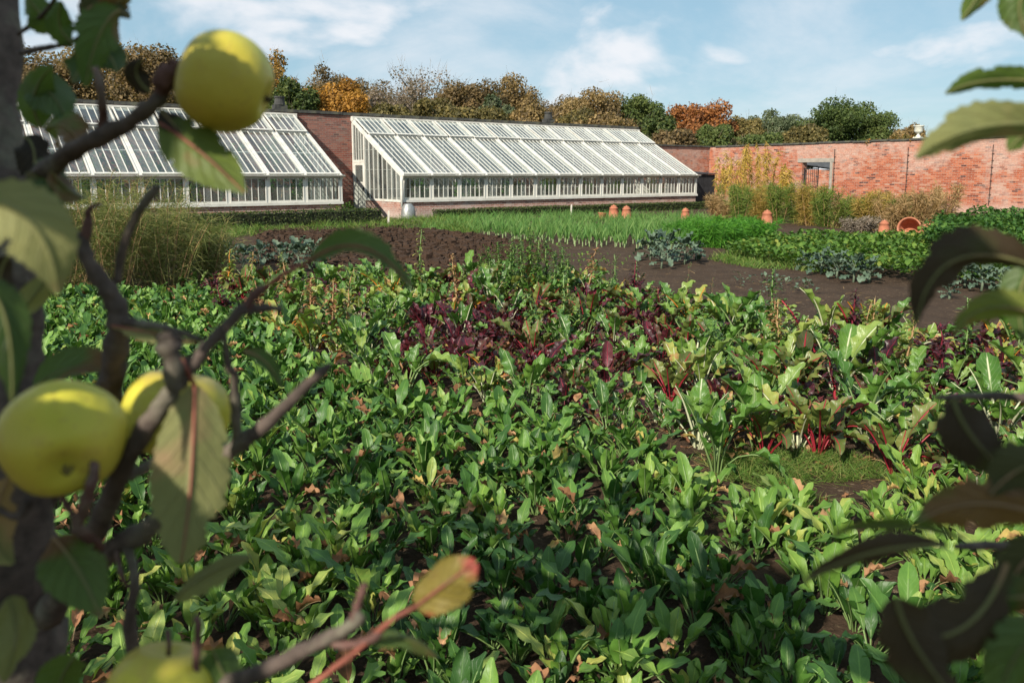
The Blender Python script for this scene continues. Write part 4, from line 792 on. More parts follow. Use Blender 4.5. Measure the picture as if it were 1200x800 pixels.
# ------------------------------------------------------------------ feathery plants
def plume(name, p, h, r, n, mat, label, cat, group, seed, stems=14, wd=0.006, stemmat='art_stem', sl=0.22, droop=0.25):
    g = np.random.default_rng(seed); t = empty(name, (p[0], p[1], 0)); mb = MB(); cs = []
    for i in range(stems):
        a = g.uniform(0, 6.28); rr = r * g.random() ** 0.6; hh = h * g.uniform(0.7, 1.05); e = np.array([math.cos(a) * rr, math.sin(a) * rr, hh]); b = np.array([math.cos(a) * rr * 0.3, math.sin(a) * rr * 0.3, -0.02]); m_ = (b + e) / 2 + np.array([0, 0, hh * 0.08])
        mb.tube([b, m_, e], [0.008, 0.006, 0.002], 4, caps=False); cs.append((b, m_, e))
    o = mb.build('stems', M[stemmat], t); o['kind'] = 'stuff'
    k = g.integers(0, stems, n); f = g.random(n) ** 0.7; C = np.array(cs)[k]; f3 = f[:, None]; P = C[:, 0] * (1 - f3) ** 2 + 2 * C[:, 1] * f3 * (1 - f3) + C[:, 2] * f3 ** 2
    D = g.normal(size=(n, 3)) + np.array([0, 0, 0.35]); P = P + D * 0.03
    V, F, rr = strands(P, D, sl * (1.1 - 0.6 * f) * g.uniform(0.5, 1.3, n), np.full(n, wd), g, droop, 2)
    o = cloud_obj('foliage', (V, F, rr), M[mat], t); o['kind'] = 'stuff'
    tag(t, label, cat, group)
for k, (px, py, h, r, m_) in enumerate(((72, 348, 1.5, 0.8, 'olive'), (132, 343, 1.42, 0.8, 'olive'), (195, 336, 1.25, 0.75, 'olive'), (240, 328, 0.95, 0.55, 'olive'), (100, 332, 1.6, 0.85, 'olive'), (168, 322, 1.5, 0.85, 'olive'), (22, 345, 1.5, 0.75, 'olive'))):
    plume('fennel_clump', spot(px, py), h, r * 1.2, 3300, m_, ['tangled olive fern clump behind the cut twig', 'tangled olive fern clump in the middle of the row', 'tangled olive fern clump at the front of its row', 'low olive fern clump closest to the kale', 'tall olive fern clump behind the first', 'olive fern clump before the greenhouse', 'olive fern clump hidden by the trunk'][k], 'fern', 'olive ferns beside the nearer greenhouse', 200 + k, 26, 0.0042, 'art_stem', 0.3)
for k, (px, py) in enumerate(((815, 288), (838, 290), (862, 289), (884, 287), (826, 281), (850, 281), (874, 280), (800, 283), (893, 284))):
    plume('feathery_crop', spot(px, py), 0.52, 0.48, 2600, 'feather', 'bright green feathery clump at the end of the leek rows', 'fennel', 'bright feathery clumps', 230 + k, 12, 0.008, 'sp_stem', 0.2)
fr = [(845, 259, 0.9, 'fern_tan'), (868, 262, 1.2, 'fern_green'), (890, 258, 1.2, 'fern_gold'), (912, 262, 1.25, 'fern_green'), (935, 262, 1.25, 'fern_green'), (948, 264, 1.3, 'fern_gold'), (968, 266, 1.15, 'fern_green'), (990, 266, 0.95, 'fern_tan'), (1005, 268, 1.0, 'fern_green'), (1022, 270, 1.1, 'fern_gold'), (1045, 272, 1.0, 'fern_tan'), (1062, 272, 1.0, 'fern_green'), (1078, 273, 1.15, 'fern_tan'), (1098, 272, 1.3, 'fern_tan'), (855, 253, 1.2, 'fern_green'), (880, 254, 1.3, 'fern_gold'), (905, 256, 1.2, 'fern_green'), (957, 258, 1.2, 'fern_green'), (1030, 262, 1.0, 'fern_gold')]
fl = {'fern_tan': 'tan dying asparagus fern', 'fern_green': 'green asparagus fern', 'fern_gold': 'golden asparagus fern'}
wh = ['by the black shed', 'beneath the tall yellow canes', 'beneath the yellow canes left of the pale pot', 'just above the pale forcing pot', 'at the gateway foot', 'in the middle of the gateway', 'beside the iron by the gateway', 'right of the gateway iron', 'above the grey sage', 'right of the grey sage', 'behind the small ridged pot', 'behind the toppled pot', 'right of the toppled pot', 'at the wall end of the row', 'behind the others near the shed', 'behind the others under the canes', 'behind the others left of gateway', 'behind the others in the gateway', 'behind the others by the wall iron']
for k, (px, py, h, m_) in enumerate(fr): plume('asparagus_fern', spot(px, py), h, 0.55, 1900, m_, fl[m_] + ' ' + wh[k], 'fern', 'asparagus ferns along the wall', 260 + k, 14, 0.010, 'art_stem', 0.3, 0.1)
plume('sage_bush', spot(1002, 273), 0.42, 0.5, 1500, 'sage', 'grey brown withered sage bush before the asparagus ferns', 'bush', None, 300, 14, 0.014, 'dock', 0.14)
plume('sage_bush', spot(1013, 273), 0.40, 0.45, 1200, 'sage', 'smaller grey withered bush joined to the sage', 'bush', None, 301, 12, 0.014, 'dock', 0.14)
# tall yellow canes against the wall
g = np.random.default_rng(81); k = 0
for px in np.linspace(838, 926, 30):
    px = px + g.uniform(-3, 3); py = g.uniform(247, 254); tall = 1.0 + 0.35 * math.exp(-((px - 885) / 28) ** 2); h = g.uniform(1.75, 2.35) * tall
    if px > 915: h = g.uniform(1.5, 1.9)
    p = spot(px, py); t = empty('yellow_cane', (p[0], p[1], 0)); s = np.linspace(0, 1, 5); ln = g.uniform(-0.25, 0.25, 2); pts = np.stack([ln[0] * s ** 2, ln[1] * s ** 2, s * h], 1)
    MB().tube(pts, np.linspace(0.02, 0.008, 5), 5).build('stem', M['art_stem'], t)
    n = 85; f = g.uniform(0.35, 1.0, n) ** 0.8; c = np.stack([np.interp(f, s, pts[:, j]) for j in range(3)], 1) + g.normal(0, 0.03, (n, 3)); D = np.stack([g.normal(size=n), g.normal(size=n), g.uniform(-1.4, 0.3, n)], 1)
    cloud_obj('foliage', strands(c, D, g.uniform(0.10, 0.24, n), g.uniform(0.012, 0.028, n), g, 0.5, 2), M['art_leaf'], t)
    tag(t, 'tall yellowing cane in the thicket against the corner wall', 'cane', 'yellow canes against the wall'); k += 1

# ------------------------------------------------------------------ hedges
def hedge(u0, u1, v, h, w_, label, seed):
    g = np.random.default_rng(seed); L = u1 - u0; t = empty('box_hedge', G(u0, v), TH); tag(t, label, 'hedge')
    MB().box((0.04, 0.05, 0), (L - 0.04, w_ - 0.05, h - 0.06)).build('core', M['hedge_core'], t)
    n = int(L * 900); P = np.stack([g.uniform(0, L, n), g.uniform(0, w_, n), g.uniform(0.0, h, n)], 1); f = g.integers(0, 3, n)
    P[f == 0, 1] = g.normal(0.03, 0.025, (f == 0).sum()); P[f == 1, 2] = h + g.normal(-0.02, 0.02, (f == 1).sum()); e = f == 2; P[e, 1] = w_ - np.abs(g.normal(0, 0.03, e.sum()))
    P[:, 2] += 0.05 * (fbm2(P[:, 0], P[:, 1], seed, 0.9, 3) - 0.5)
    nn = g.normal(size=(n, 3)); nn /= np.linalg.norm(nn, axis=1)[:, None]; tt = np.cross(nn, g.normal(size=(n, 3))); tt /= np.linalg.norm(tt, axis=1)[:, None]; b = np.cross(nn, tt); s = 0.028 * g.uniform(0.6, 1.4, n)[:, None]
    V = np.stack([P - tt * s, P - b * s * 0.6, P + tt * s, P + b * s * 0.6], 1).reshape(-1, 3)
    o = cloud_obj('foliage', (V, np.arange(4 * n).reshape(-1, 4), np.repeat(g.random(n), 4)), M['hedge'], t); o['kind'] = 'stuff'
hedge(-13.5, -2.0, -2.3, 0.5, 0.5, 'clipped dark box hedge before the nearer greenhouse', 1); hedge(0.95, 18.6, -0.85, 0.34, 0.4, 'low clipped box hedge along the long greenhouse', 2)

# ------------------------------------------------------------------ plants inside the greenhouses
g = np.random.default_rng(91); hl = ['beside the door end', 'second from the far end', 'under the middle lights', 'behind the hanging leaf', 'towards the trunk', 'at the trunk end']
for k in range(6):
    u = -2.42 - 1.0 - k * 1.95; t = empty('climbing_plant', G(u, 3.2), TH); cs = np.stack([g.uniform(-0.8, 0.8, 8), g.uniform(-1.2, 0.5, 8), g.uniform(0.6, 2.6, 8)], 1); cs[:, 2] = np.minimum(cs[:, 2], 1.55 + (3.2 + cs[:, 1]) * 0.52 - 0.5)
    cloud_obj('foliage', leaf_cloud(cs, np.full((8, 3), 0.42), 800, 0.075, g), M['bean'], t); MB().tube([(0, 0, 0), (0.1, 0, 1.2), (-0.1, 0.2, 2.3)], [0.03, 0.02, 0.01], 6).build('stem', M['art_stem'], t)
    tag(t, 'green climbing plant inside the nearer greenhouse, ' + hl[k], 'plant', 'plants under the nearer glass')
for k in range(7):
    u = 1.6 + k * 2.15; t = empty('potted_plant', G(u, 1.2), TH); cs = np.stack([g.uniform(-0.4, 0.4, 4), g.uniform(-0.2, 0.6, 4), g.uniform(0.7, 1.3, 4)], 1)
    cloud_obj('foliage', leaf_cloud(cs, np.full((4, 3), 0.3), 380, 0.07, g), M['bean'], t); MB().lathe([(0, 0), (0.2, 0), (0.27, 0.5), (0.23, 0.5), (0, 0.45)], 14).build('pot', M['terra'], t)
    tag(t, 'green plant in a pot inside the long greenhouse', 'plant', 'plants under the long glass')

# ------------------------------------------------------------------ trees beyond the walls
def pal(*c): return [(i / (len(c) - 1), x) for i, x in enumerate(c)]
TP = {'brown': pal((0.045, 0.036, 0.018), (0.11, 0.078, 0.036), (0.19, 0.13, 0.06)), 'orange': pal((0.08, 0.05, 0.015), (0.20, 0.10, 0.02), (0.34, 0.18, 0.03)), 'green': pal((0.02, 0.035, 0.012), (0.05, 0.075, 0.02), (0.10, 0.12, 0.035)),
      'olive': pal((0.04, 0.038, 0.015), (0.10, 0.085, 0.03), (0.18, 0.14, 0.05)), 'tan': pal((0.06, 0.045, 0.022), (0.15, 0.105, 0.045), (0.25, 0.18, 0.08)), 'rust': pal((0.06, 0.028, 0.012), (0.17, 0.065, 0.025), (0.29, 0.13, 0.04)),
      'grey': pal((0.07, 0.055, 0.042), (0.14, 0.11, 0.085), (0.20, 0.16, 0.12)), 'greygreen': pal((0.03, 0.045, 0.025), (0.075, 0.095, 0.05), (0.13, 0.15, 0.085)), 'mixed': pal((0.03, 0.045, 0.014), (0.12, 0.09, 0.025), (0.28, 0.14, 0.03))}
for k_, v_ in TP.items(): M['t_' + k_] = mf('tree_' + k_, [(a_, tuple(x * 1.4 for x in c_)) for a_, c_ in v_], 0.3)
M['bark'] = mat_bark('tree_bark', (0.045, 0.036, 0.028), (0.11, 0.09, 0.07), (0.12, 0.13, 0.08), 0.4, 4.0)
def tree(px, top, hw, Yd, pk, label, name='tree', n=5200, size=0.27, bare=0.0, seed=0, low=None, lobes=24):
    g = np.random.default_rng(seed + 500); base = atY(px, HORIZON, Yd); H = 1.6 + (atY(px, top, Yd)[2] - 1.6) * (1.10 if px < 700 else 1.04); rw = 1.12 * hw * Yd / FPX; t = empty(name, (base[0], base[1], -0.1)); b0 = low if low is not None else max(1.2, H * 0.22)
    ch = (H - b0) / 2; cz = b0 + ch
    kk = np.arange(lobes) + 0.5; fz = 1 - 1.45 * kk / lobes; fa = kk * 2.39996 + g.uniform(0, 6.28); fr_ = np.sqrt(np.maximum(1 - fz ** 2, 0)); d = np.stack([np.cos(fa) * fr_, np.sin(fa) * fr_, fz], 1) + g.normal(0, 0.10, (lobes, 3))
    rr = g.uniform(0.48, 0.84, lobes)[:, None]; cen = np.array([0, 0, cz]) + d * np.array([rw, rw, ch]) * rr; rad = g.uniform(0.18, 0.38, (lobes, 1)) * np.array([rw, rw, ch * 0.8])
    over = cen[:, 2] + rad[:, 2] - H; cen[:, 2] -= np.maximum(over, 0)
    mb = MB(); tr = [(0, 0, 0), (0.05 * rw, 0, b0 * 0.7), (0, 0.05 * rw, cz)]; r0 = 0.035 * H; mb.tube(tr, [r0, r0 * 0.75, r0 * 0.4], 8); mb.build('trunk', M['bark'], t)
    lb = MB()
    for i in range(lobes):
        a = np.array([0, 0, b0 * 0.7 + (cz - b0 * 0.7) * g.random()]); e = cen[i]; lb.tube([a, (a + e) / 2 + [0, 0, 0.15 * ch], e], [r0 * 0.35, r0 * 0.22, r0 * 0.08], 5, caps=False)
    lb.build('limbs', M['bark'], t)
    parts = []
    if n: parts.append(leaf_cloud(cen, rad, n, size, g, 0.4, 0.35, 0.25, 0.7)); parts.append(leaf_cloud([[0, 0, cz]], [[rw * 0.62, rw * 0.62, ch * 0.72]], n // 4, size * 1.3, g, 0.5))
    if n: parts.append(leaf_cloud(cen, rad * 1.2, n // 6, size * 0.7, g, 0.25, 0.35, 0.25, 0.7))
    cloud_obj('crown', merge(parts), M['t_' + pk], t)
    if bare:
        m_ = int(900 * bare); li = g.integers(0, lobes, m_); D = cen[li] - np.array([0, 0, cz - ch * 0.6]); D = D / np.linalg.norm(D, axis=1)[:, None] + g.normal(0, 0.45, (m_, 3)); P = cen[li] + g.normal(0, 0.5, (m_, 3)) * rad[li]
        o = cloud_obj('twigs', strands(P, D, g.uniform(0.4, 1.1, m_), np.full(m_, 0.016), g, -0.1, 2), M['t_grey'], t); o['kind'] = 'stuff'
    tag(t, label, 'tree', 'autumn trees beyond the garden walls')
TR = [(45, 62, 55, 62, 'brown', 'brown autumn tree behind the dark apple leaves'), (120, 48, 62, 66, 'tan', 'coppery brown tree left of the hanging apple'), (185, 55, 45, 60, 'brown', 'dark brown tree directly behind the hanging apple stalk'),
      (318, 71, 34, 72, 'mixed', 'orange topped green tree right of the hanging apple'), (345, 95, 26, 60, 'green', 'dark green bushy tree behind the nearer chimney'), (402, 98, 40, 62, 'orange', 'golden orange tree above the brick gap between greenhouses'),
      (400, 79, 44, 84, 'brown', 'tall grey brown tree behind the golden one'), (272, 72, 40, 80, 'mixed', 'reddish tree behind the hanging apple'), (492, 84, 48, 80, 'grey', 'grey half bare tree with fine twigs'), (448, 112, 26, 66, 'grey', 'small greyish bare bush between golden and grey trees'),
      (545, 92, 40, 74, 'brown', 'dark brown rounded tree right of the bare grey one'), (515, 118, 38, 62, 'olive', 'low olive tree above the near end of long greenhouse'), (606, 97, 40, 78, 'tan', 'russet tree left of the second chimney'), (584, 116, 26, 64, 'greygreen', 'grey green low tree before the russet one'),
      (622, 128, 30, 58, 'tan', 'low tan tree around the second chimney'), (692, 104, 46, 80, 'tan', 'broad tan domed tree'), (672, 128, 30, 64, 'olive', 'low olive yellow tree under the tan dome'), (706, 130, 36, 62, 'tan', 'low golden brown tree under the tan dome'),
      (744, 107, 40, 82, 'green', 'dark green tree between tan dome and orange beech'), (770, 128, 22, 70, 'green', 'small dark green tree at the tall wall end'), (816, 112, 37, 76, 'rust', 'bright orange rust domed beech'), (790, 152, 34, 62, 'brown', 'brown scrub above the wall corner'),
      (835, 142, 26, 62, 'green', 'dark green bush before the orange beech'), (868, 134, 30, 78, 'olive', 'olive tree right of the orange beech'), (903, 126, 36, 80, 'greygreen', 'grey green tree left of the big dark oak'), (890, 152, 40, 66, 'green', 'low green scrub above the yellow canes'),
      (985, 111, 50, 78, 'green', 'big round dark green oak above the right wall'), (940, 145, 26, 66, 'olive', 'small olive tree before the big oak'), (1022, 138, 20, 76, 'green', 'green shoulder tree right of the big oak'), (1064, 144, 24, 72, 'tan', 'small golden tree behind the urn'), (845, 160, 40, 64, 'olive', 'low olive scrub over the corner wall'), (240, 100, 60, 58, 'brown', 'low brown wood behind the nearer greenhouse'), (455, 128, 40, 58, 'olive', 'low olive scrub above the tall wall'), (560, 126, 40, 58, 'olive', 'low olive scrub left of the second chimney'), (0, 70, 50, 62, 'brown', 'brown tree hidden behind the trunk'),
      (360, 100, 40, 98, 'brown', 'far brown tree behind the golden ones'), (445, 100, 45, 100, 'brown', 'far brown tree left of the bare grey one'), (575, 106, 42, 100, 'olive', 'far olive tree between dark brown and russet trees'), (648, 118, 40, 98, 'brown', 'far brown tree behind the second chimney'), (775, 138, 40, 98, 'olive', 'far olive tree behind the wall end'), (860, 140, 45, 98, 'green', 'far green tree right of the orange beech'), (940, 134, 40, 98, 'greygreen', 'far grey green tree before the big oak'), (1045, 152, 40, 98, 'olive', 'far olive tree by the urn'), (1130, 158, 50, 90, 'olive', 'far olive wood behind the curled leaf'), (210, 70, 60, 95, 'tan', 'far tan tree behind the apple')]
for k, (px, top, hw, Yd, pk, lab) in enumerate(TR):
    bare = 1.3 if pk == 'grey' else (0.3 if pk in ('brown', 'tan') else 0.1)
    tree(px, top, hw, Yd, pk, lab, n=2600 if pk == 'grey' else (10500 if pk in ('tan', 'brown', 'mixed', 'rust') else 12000), size=0.12 if pk == 'grey' else 0.125, bare=bare, seed=k, name='oak_tree' if 'oak' in lab else ('beech_tree' if 'beech' in lab else 'tree'))
# creeper on the wall top left of the urn
w = wall_w(1028); p = Vector(G(CORNER, DEP)) + Vector((*(EX * w + EY * 0.15), LOW_H)); t = empty('wall_creeper', p, TH - R(90)); g = np.random.default_rng(97)
cs = np.stack([g.uniform(-1.0, 1.2, 8), g.uniform(-0.1, 0.3, 8), g.uniform(-0.05, 0.28, 8)], 1)
cloud_obj('foliage', leaf_cloud(cs, np.full((8, 3), 0.2), 900, 0.05, g), M['t_mixed'], t); tag(t, 'reddish green creeper spilling over the wall top beside the urn', 'creeper')
# ------------------------------------------------------------------ the apple trees around the camera
M['ap_bark'] = mat_bark('apple_bark', (0.045, 0.035, 0.030), (0.14, 0.105, 0.088), (0.22, 0.21, 0.15), 0.55, 60.0)
M['ap_twig'] = mat_bark('apple_twig', (0.07, 0.035, 0.03), (0.17, 0.09, 0.075), (0.24, 0.21, 0.17), 0.5, 90.0)
M['ap_red'] = mat_plain('red_leaf_stalk', (0.24, 0.075, 0.05), 0.7, 0.4, 60.0)
ALG = pal((0.035, 0.07, 0.015), (0.07, 0.12, 0.025), (0.11, 0.165, 0.035))
M['al_green'] = mat_leaf('apple_leaf_green', ALG, 0.5, 0.35, True, (0.16, 0.09, 0.035), (0.16, 0.2, 0.08), 0.8, 0.35, 30.0)
M['al_spot'] = mat_leaf('apple_leaf_spotted', pal((0.06, 0.10, 0.02), (0.12, 0.16, 0.03), (0.2, 0.2, 0.05)), 0.55, 0.35, True, (0.24, 0.10, 0.05), (0.22, 0.22, 0.1), 0.8, 0.3, 32.0, 0.66)
M['al_pale'] = mat_leaf('apple_leaf_pale', pal((0.12, 0.14, 0.05), (0.19, 0.20, 0.08), (0.24, 0.24, 0.10)), 0.65, 0.3, True, (0.33, 0.22, 0.12), (0.26, 0.25, 0.13), 0.6, 0.2, 30.0)
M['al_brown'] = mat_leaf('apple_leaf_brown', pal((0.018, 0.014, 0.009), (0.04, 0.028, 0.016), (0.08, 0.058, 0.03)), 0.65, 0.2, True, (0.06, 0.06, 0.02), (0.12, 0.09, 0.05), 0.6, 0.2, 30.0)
M['al_red'] = mat_leaf('apple_leaf_red', pal((0.16, 0.15, 0.03), (0.22, 0.17, 0.04), (0.3, 0.2, 0.06)), 0.55, 0.35, True, (0.36, 0.07, 0.05), (0.3, 0.2, 0.1), 0.8, 0.3, 45.0, 0.57)
def mat_apple():
    m, t = newmat('apple_skin'); N = NT(t); co = N.n('ShaderNodeTexCoord').outputs['Object']; s = N.n('ShaderNodeSeparateXYZ', {0: co})
    nz = N.noise(co, 28.0, 3.0, 0.5); big = N.noise(co, 14.0, 3.0, 0.5)
    c = N.ramp(big, [(0.3, (0.42, 0.40, 0.035)), (0.55, (0.54, 0.48, 0.05)), (0.75, (0.60, 0.47, 0.07))])
    c = N.mix(N.rng(N.math('ADD', s.outputs[2], N.math('MULTIPLY', big, 0.012)), 0.022, 0.036, 0.0, 0.75), c, (0.34, 0.25, 0.07, 1)); c = N.mix(N.rng(N.math('ADD', s.outputs[0], N.math('MULTIPLY', big, 0.03)), 0.02, 0.045, 0.0, 0.3), c, (0.55, 0.30, 0.06, 1))
    vo = N.n('ShaderNodeTexVoronoi', {'Vector': co, 'Scale': 190.0}); c = N.mix(N.rng(vo.outputs['Distance'], 0.12, 0.22, 0.6, 0.0), c, (0.34, 0.22, 0.06, 1))
    v2 = N.n('ShaderNodeTexVoronoi', {'Vector': co, 'Scale': 34.0}); spot_ = N.math('MULTIPLY', N.rng(v2.outputs['Distance'], 0.05, 0.13, 1.0, 0.0), N.rng(N.noise(co, 20.0, 2.0), 0.55, 0.65)); c = N.mix(spot_, c, (0.22, 0.10, 0.03, 1))
    c = N.mix(N.rng(N.noise(co, 60.0, 8.0, 0.75), 0.54, 0.72, 0, 0.6), c, (0.40, 0.27, 0.07, 1))
    p = N.n('ShaderNodeBsdfPrincipled', {'Base Color': c, 'Roughness': 0.46, 'Specular IOR Level': 0.4, 'Subsurface Weight': 0.08, 'Subsurface Radius': (0.01, 0.006, 0.002), 'Subsurface Scale': 0.4, 'Normal': N.bump(N.math('ADD', nz, N.noise(co, 90.0, 4.0)), 0.25, 0.003)})
    done(N, p.outputs[0]); return m
M['apple'] = mat_apple(); M['calyx'] = mat_plain('dry_calyx', (0.05, 0.03, 0.02), 0.9, 0.4, 80.0)
def smooth_pts(P, R_, k=5):
    P = np.asarray(P, float); n = len(P); out_, ro = [], []
    for i in range(n - 1):
        p0, p1, p2, p3 = P[max(i - 1, 0)], P[i], P[i + 1], P[min(i + 2, n - 1)]
        for t in np.linspace(0, 1, k, endpoint=False):
            out_.append(0.5 * (2 * p1 + (p2 - p0) * t + (2 * p0 - 5 * p1 + 4 * p2 - p3) * t * t + (3 * p1 - p0 - 3 * p2 + p3) * t ** 3)); ro.append(R_[i] * (1 - t) + R_[i + 1] * t)
    out_.append(P[-1]); ro.append(R_[-1]); return np.array(out_), np.array(ro)
gB = np.random.default_rng(7)
def branch(parent, name, pts, mat='ap_bark', knob=0.12):
    """pts: column, row, distance, half width in picture pixels"""
    P = [at(x, y, d) for x, y, d, r in pts]; Rr = [r * (1.0 if name == 'trunk' else 0.82) * d / FPX for x, y, d, r in pts]; P, Rr = smooth_pts(P, Rr); n = len(P)
    Rr = Rr * (1 + gB.uniform(-knob, knob, n)); P = P + gB.normal(0, 0.08, (n, 3)) * Rr[:, None]
    return MB().tube(P, Rr, 12, wob=0.10, rg=gB).build(name, M[mat], parent, True)
def fg_leaf(parent, b, m, tp, wpx, roll=0.0, mat='al_green', cup=0.25, wave=0.12, nL=27, nW=12, red=False, shape=(0.85, 0.75), curl=0.0, name='leaf', stalk=None):
    """leaf along the curve base-middle-tip (picture column, row, distance); roll turns the blade about its midrib away from facing the camera"""
    B, Mi, T = (at(*b), at(*m), at(*tp)); C1 = 2 * Mi - 0.5 * B - 0.5 * T; t = np.linspace(0, 1, nL); C = (1 - t)[:, None] ** 2 * B + (2 * t * (1 - t))[:, None] * C1 + (t ** 2)[:, None] * T
    Tn = np.gradient(C, axis=0); Tn /= np.linalg.norm(Tn, axis=1)[:, None]; view = np.mean(C, 0) - np.array([0, 0, CAM_H]); view /= np.linalg.norm(view)
    d = np.linalg.norm(np.mean(C, 0) - np.array([0, 0, CAM_H])); Wd = wpx * d / FPX; ph = gB.uniform(0, 6.28, 3); V, uv, F = [], [], []
    w = Wd / 2 * np.maximum(np.sin(math.pi * np.clip(t, 0.01, 0.985) ** shape[0]), 0.03) ** shape[1]
    w = w * (1 + 0.05 * np.where(np.arange(nL) % 2, 1, -1) + gB.uniform(-0.04, 0.04, nL))
    for i in range(nL):
        a = roll + curl * t[i]; S = np.cross(Tn[i], view); S /= np.linalg.norm(S) + 1e-9; Nn = np.cross(S, Tn[i]); S2 = S * math.cos(a) + Nn * math.sin(a); N2 = -S * math.sin(a) + Nn * math.cos(a)
        for j in range(nW + 1):
            s = -1 + 2 * j / nW; off = cup * abs(s) ** 1.5 * w[i] + wave * w[i] * (s * s * math.sin(9 * t[i] + ph[0] + (1.7 if s > 0 else 0)) + 0.3 * math.sin(6 * t[i] + 4 * s + ph[1]))
            V.append(C[i] + S2 * s * w[i] + N2 * off); uv.append((0.5 + 0.5 * s, t[i]))
    bites = [(gB.uniform(2, nL - 3), gB.choice([-0.5, nW - 0.5]), gB.uniform(0.8, 1.9)) for _ in range(int(gB.integers(1, 5)))]
    for i in range(nL - 1):
        for j in range(nW):
            if any((i - a) ** 2 + (j - b_) ** 2 < c_ * c_ for a, b_, c_ in bites): continue
            F.append([i * (nW + 1) + j, i * (nW + 1) + j + 1, (i + 1) * (nW + 1) + j + 1, (i + 1) * (nW + 1) + j])
    o = inst(name, np_mesh(name, V, F, M[mat], uv=uv, smooth=True), parent)
    rib = MB().tube(C[::2] - view * 0.0006, np.linspace(0.0011, 0.0004, len(C[::2])), 5, caps=False).build('midrib', M['ap_red' if red else 'al_pale'], o, True)
    if stalk:
        S0 = at(*stalk); MB().tube([S0, (S0 + B) / 2 + np.array([0, 0, 0.002]), B], [0.0022, 0.0016, 0.0015], 6).build('stalk', M['ap_red'], o, True)
    return o
def apple(px, py, d, rpx, ax, label, seed, squash=0.94):
    g = np.random.default_rng(seed); r = rpx * d / FPX; c = at(px, py, d); t = empty('apple', c); a = np.linspace(0, math.pi, 26); prof = []
    for x in a:                                            # apple outline, stalk end up
        rr = math.sin(x) ** 0.9; z = math.cos(x); dip = 0.30 * math.exp(-((x) / 0.33) ** 2) + 0.22 * math.exp(-((math.pi - x) / 0.30) ** 2) * -1
        prof.append((rr * (1.0 + 0.05 * z), z * squash - dip))
    n = 36; ang = np.linspace(0, 2 * math.pi, n, endpoint=False); V, F = [], []
    for i, (rr, z) in enumerate(prof):
        lob = 1 + 0.025 * np.cos(5 * ang + seed) * (0.4 + 0.6 * (z < 0)) + 0.035 * np.cos(ang + 1.3 * seed) + 0.03 * z * np.cos(2 * ang + seed)
        V += [(rr * l_ * math.cos(q_) * r, rr * l_ * math.sin(q_) * r, z * r) for l_, q_ in zip(lob, ang)]
    for i in range(len(prof) - 1):
        for j in range(n): F.append([i * n + j, i * n + (j + 1) % n, (i + 1) * n + (j + 1) % n, (i + 1) * n + j])
    q_ = Vector(ax).normalized().to_track_quat('Z', 'Y').to_euler(); Fq = np.array(F)[:, ::-1]
    inst('flesh', np_mesh('flesh', V, Fq, M['apple'], smooth=True), t, (0, 0, 0), q_)
    MB().tube([(0, 0, 0.62 * r), (0.02 * r, 0, 0.85 * r), (0.10 * r, 0.03 * r, 1.12 * r)], [0.0016, 0.0014, 0.0019], 7).build('stalk', M['ap_twig'], t, True, rot=q_)
    mb = MB()
    for k in range(5): z = -0.86 * r; b = k * 1.256; cb, sb = math.cos(b), math.sin(b); mb.raw([[cb * 0.10 * r - sb * 0.04 * r, sb * 0.10 * r + cb * 0.04 * r, z + 0.05 * r], [cb * 0.10 * r + sb * 0.04 * r, sb * 0.10 * r - cb * 0.04 * r, z + 0.05 * r], [cb * 0.02 * r + sb * 0.015 * r, sb * 0.02 * r - cb * 0.015 * r, z - 0.09 * r], [cb * 0.02 * r - sb * 0.015 * r, sb * 0.02 * r + cb * 0.015 * r, z - 0.09 * r]], [[0, 1, 2, 3]])
    mb.build('calyx', M['calyx'], t, rot=q_)
    tag(t, label, 'apple', 'apples on the near tree'); return t
tl = empty('apple_tree'); tag(tl, 'knotty apple tree at the left edge bearing yellow apples', 'tree')
branch(tl, 'trunk', [(-4, -260, 0.74, 24), (-3, -60, 0.72, 23), (-2, 120, 0.70, 23), (4, 240, 0.68, 26), (14, 340, 0.66, 31), (18, 430, 0.66, 34), (14, 540, 0.66, 44), (10, 680, 0.68, 56), (6, 820, 0.72, 66), (4, 1000, 0.85, 66), (0, 1330, 1.15, 60), (0, 1700, 1.5, 60)])
branch(tl, 'branch', [(14, 250, 0.66, 20), (45, 206, 0.62, 14), (95, 172, 0.58, 13), (140, 150, 0.56, 12), (180, 122, 0.55, 10), (198, 95, 0.55, 11), (205, 80, 0.55, 8)])
branch(tl, 'spur', [(186, 118, 0.55, 9), (192, 98, 0.545, 13), (203, 80, 0.545, 12), (214, 82, 0.545, 6)], 'ap_twig', 0.3)
branch(tl, 'twig', [(118, 160, 0.57, 8), (121, 135, 0.56, 7), (118, 105, 0.55, 6), (112, 80, 0.55, 5)], 'ap_twig')
branch(tl, 'twig', [(25, 62, 0.68, 4), (55, 56, 0.64, 4), (78, 52, 0.62, 3), (100, 40, 0.6, 3)])
branch(tl, 'twig', [(22, 40, 0.66, 3), (48, 20, 0.62, 3), (70, -10, 0.6, 3)])
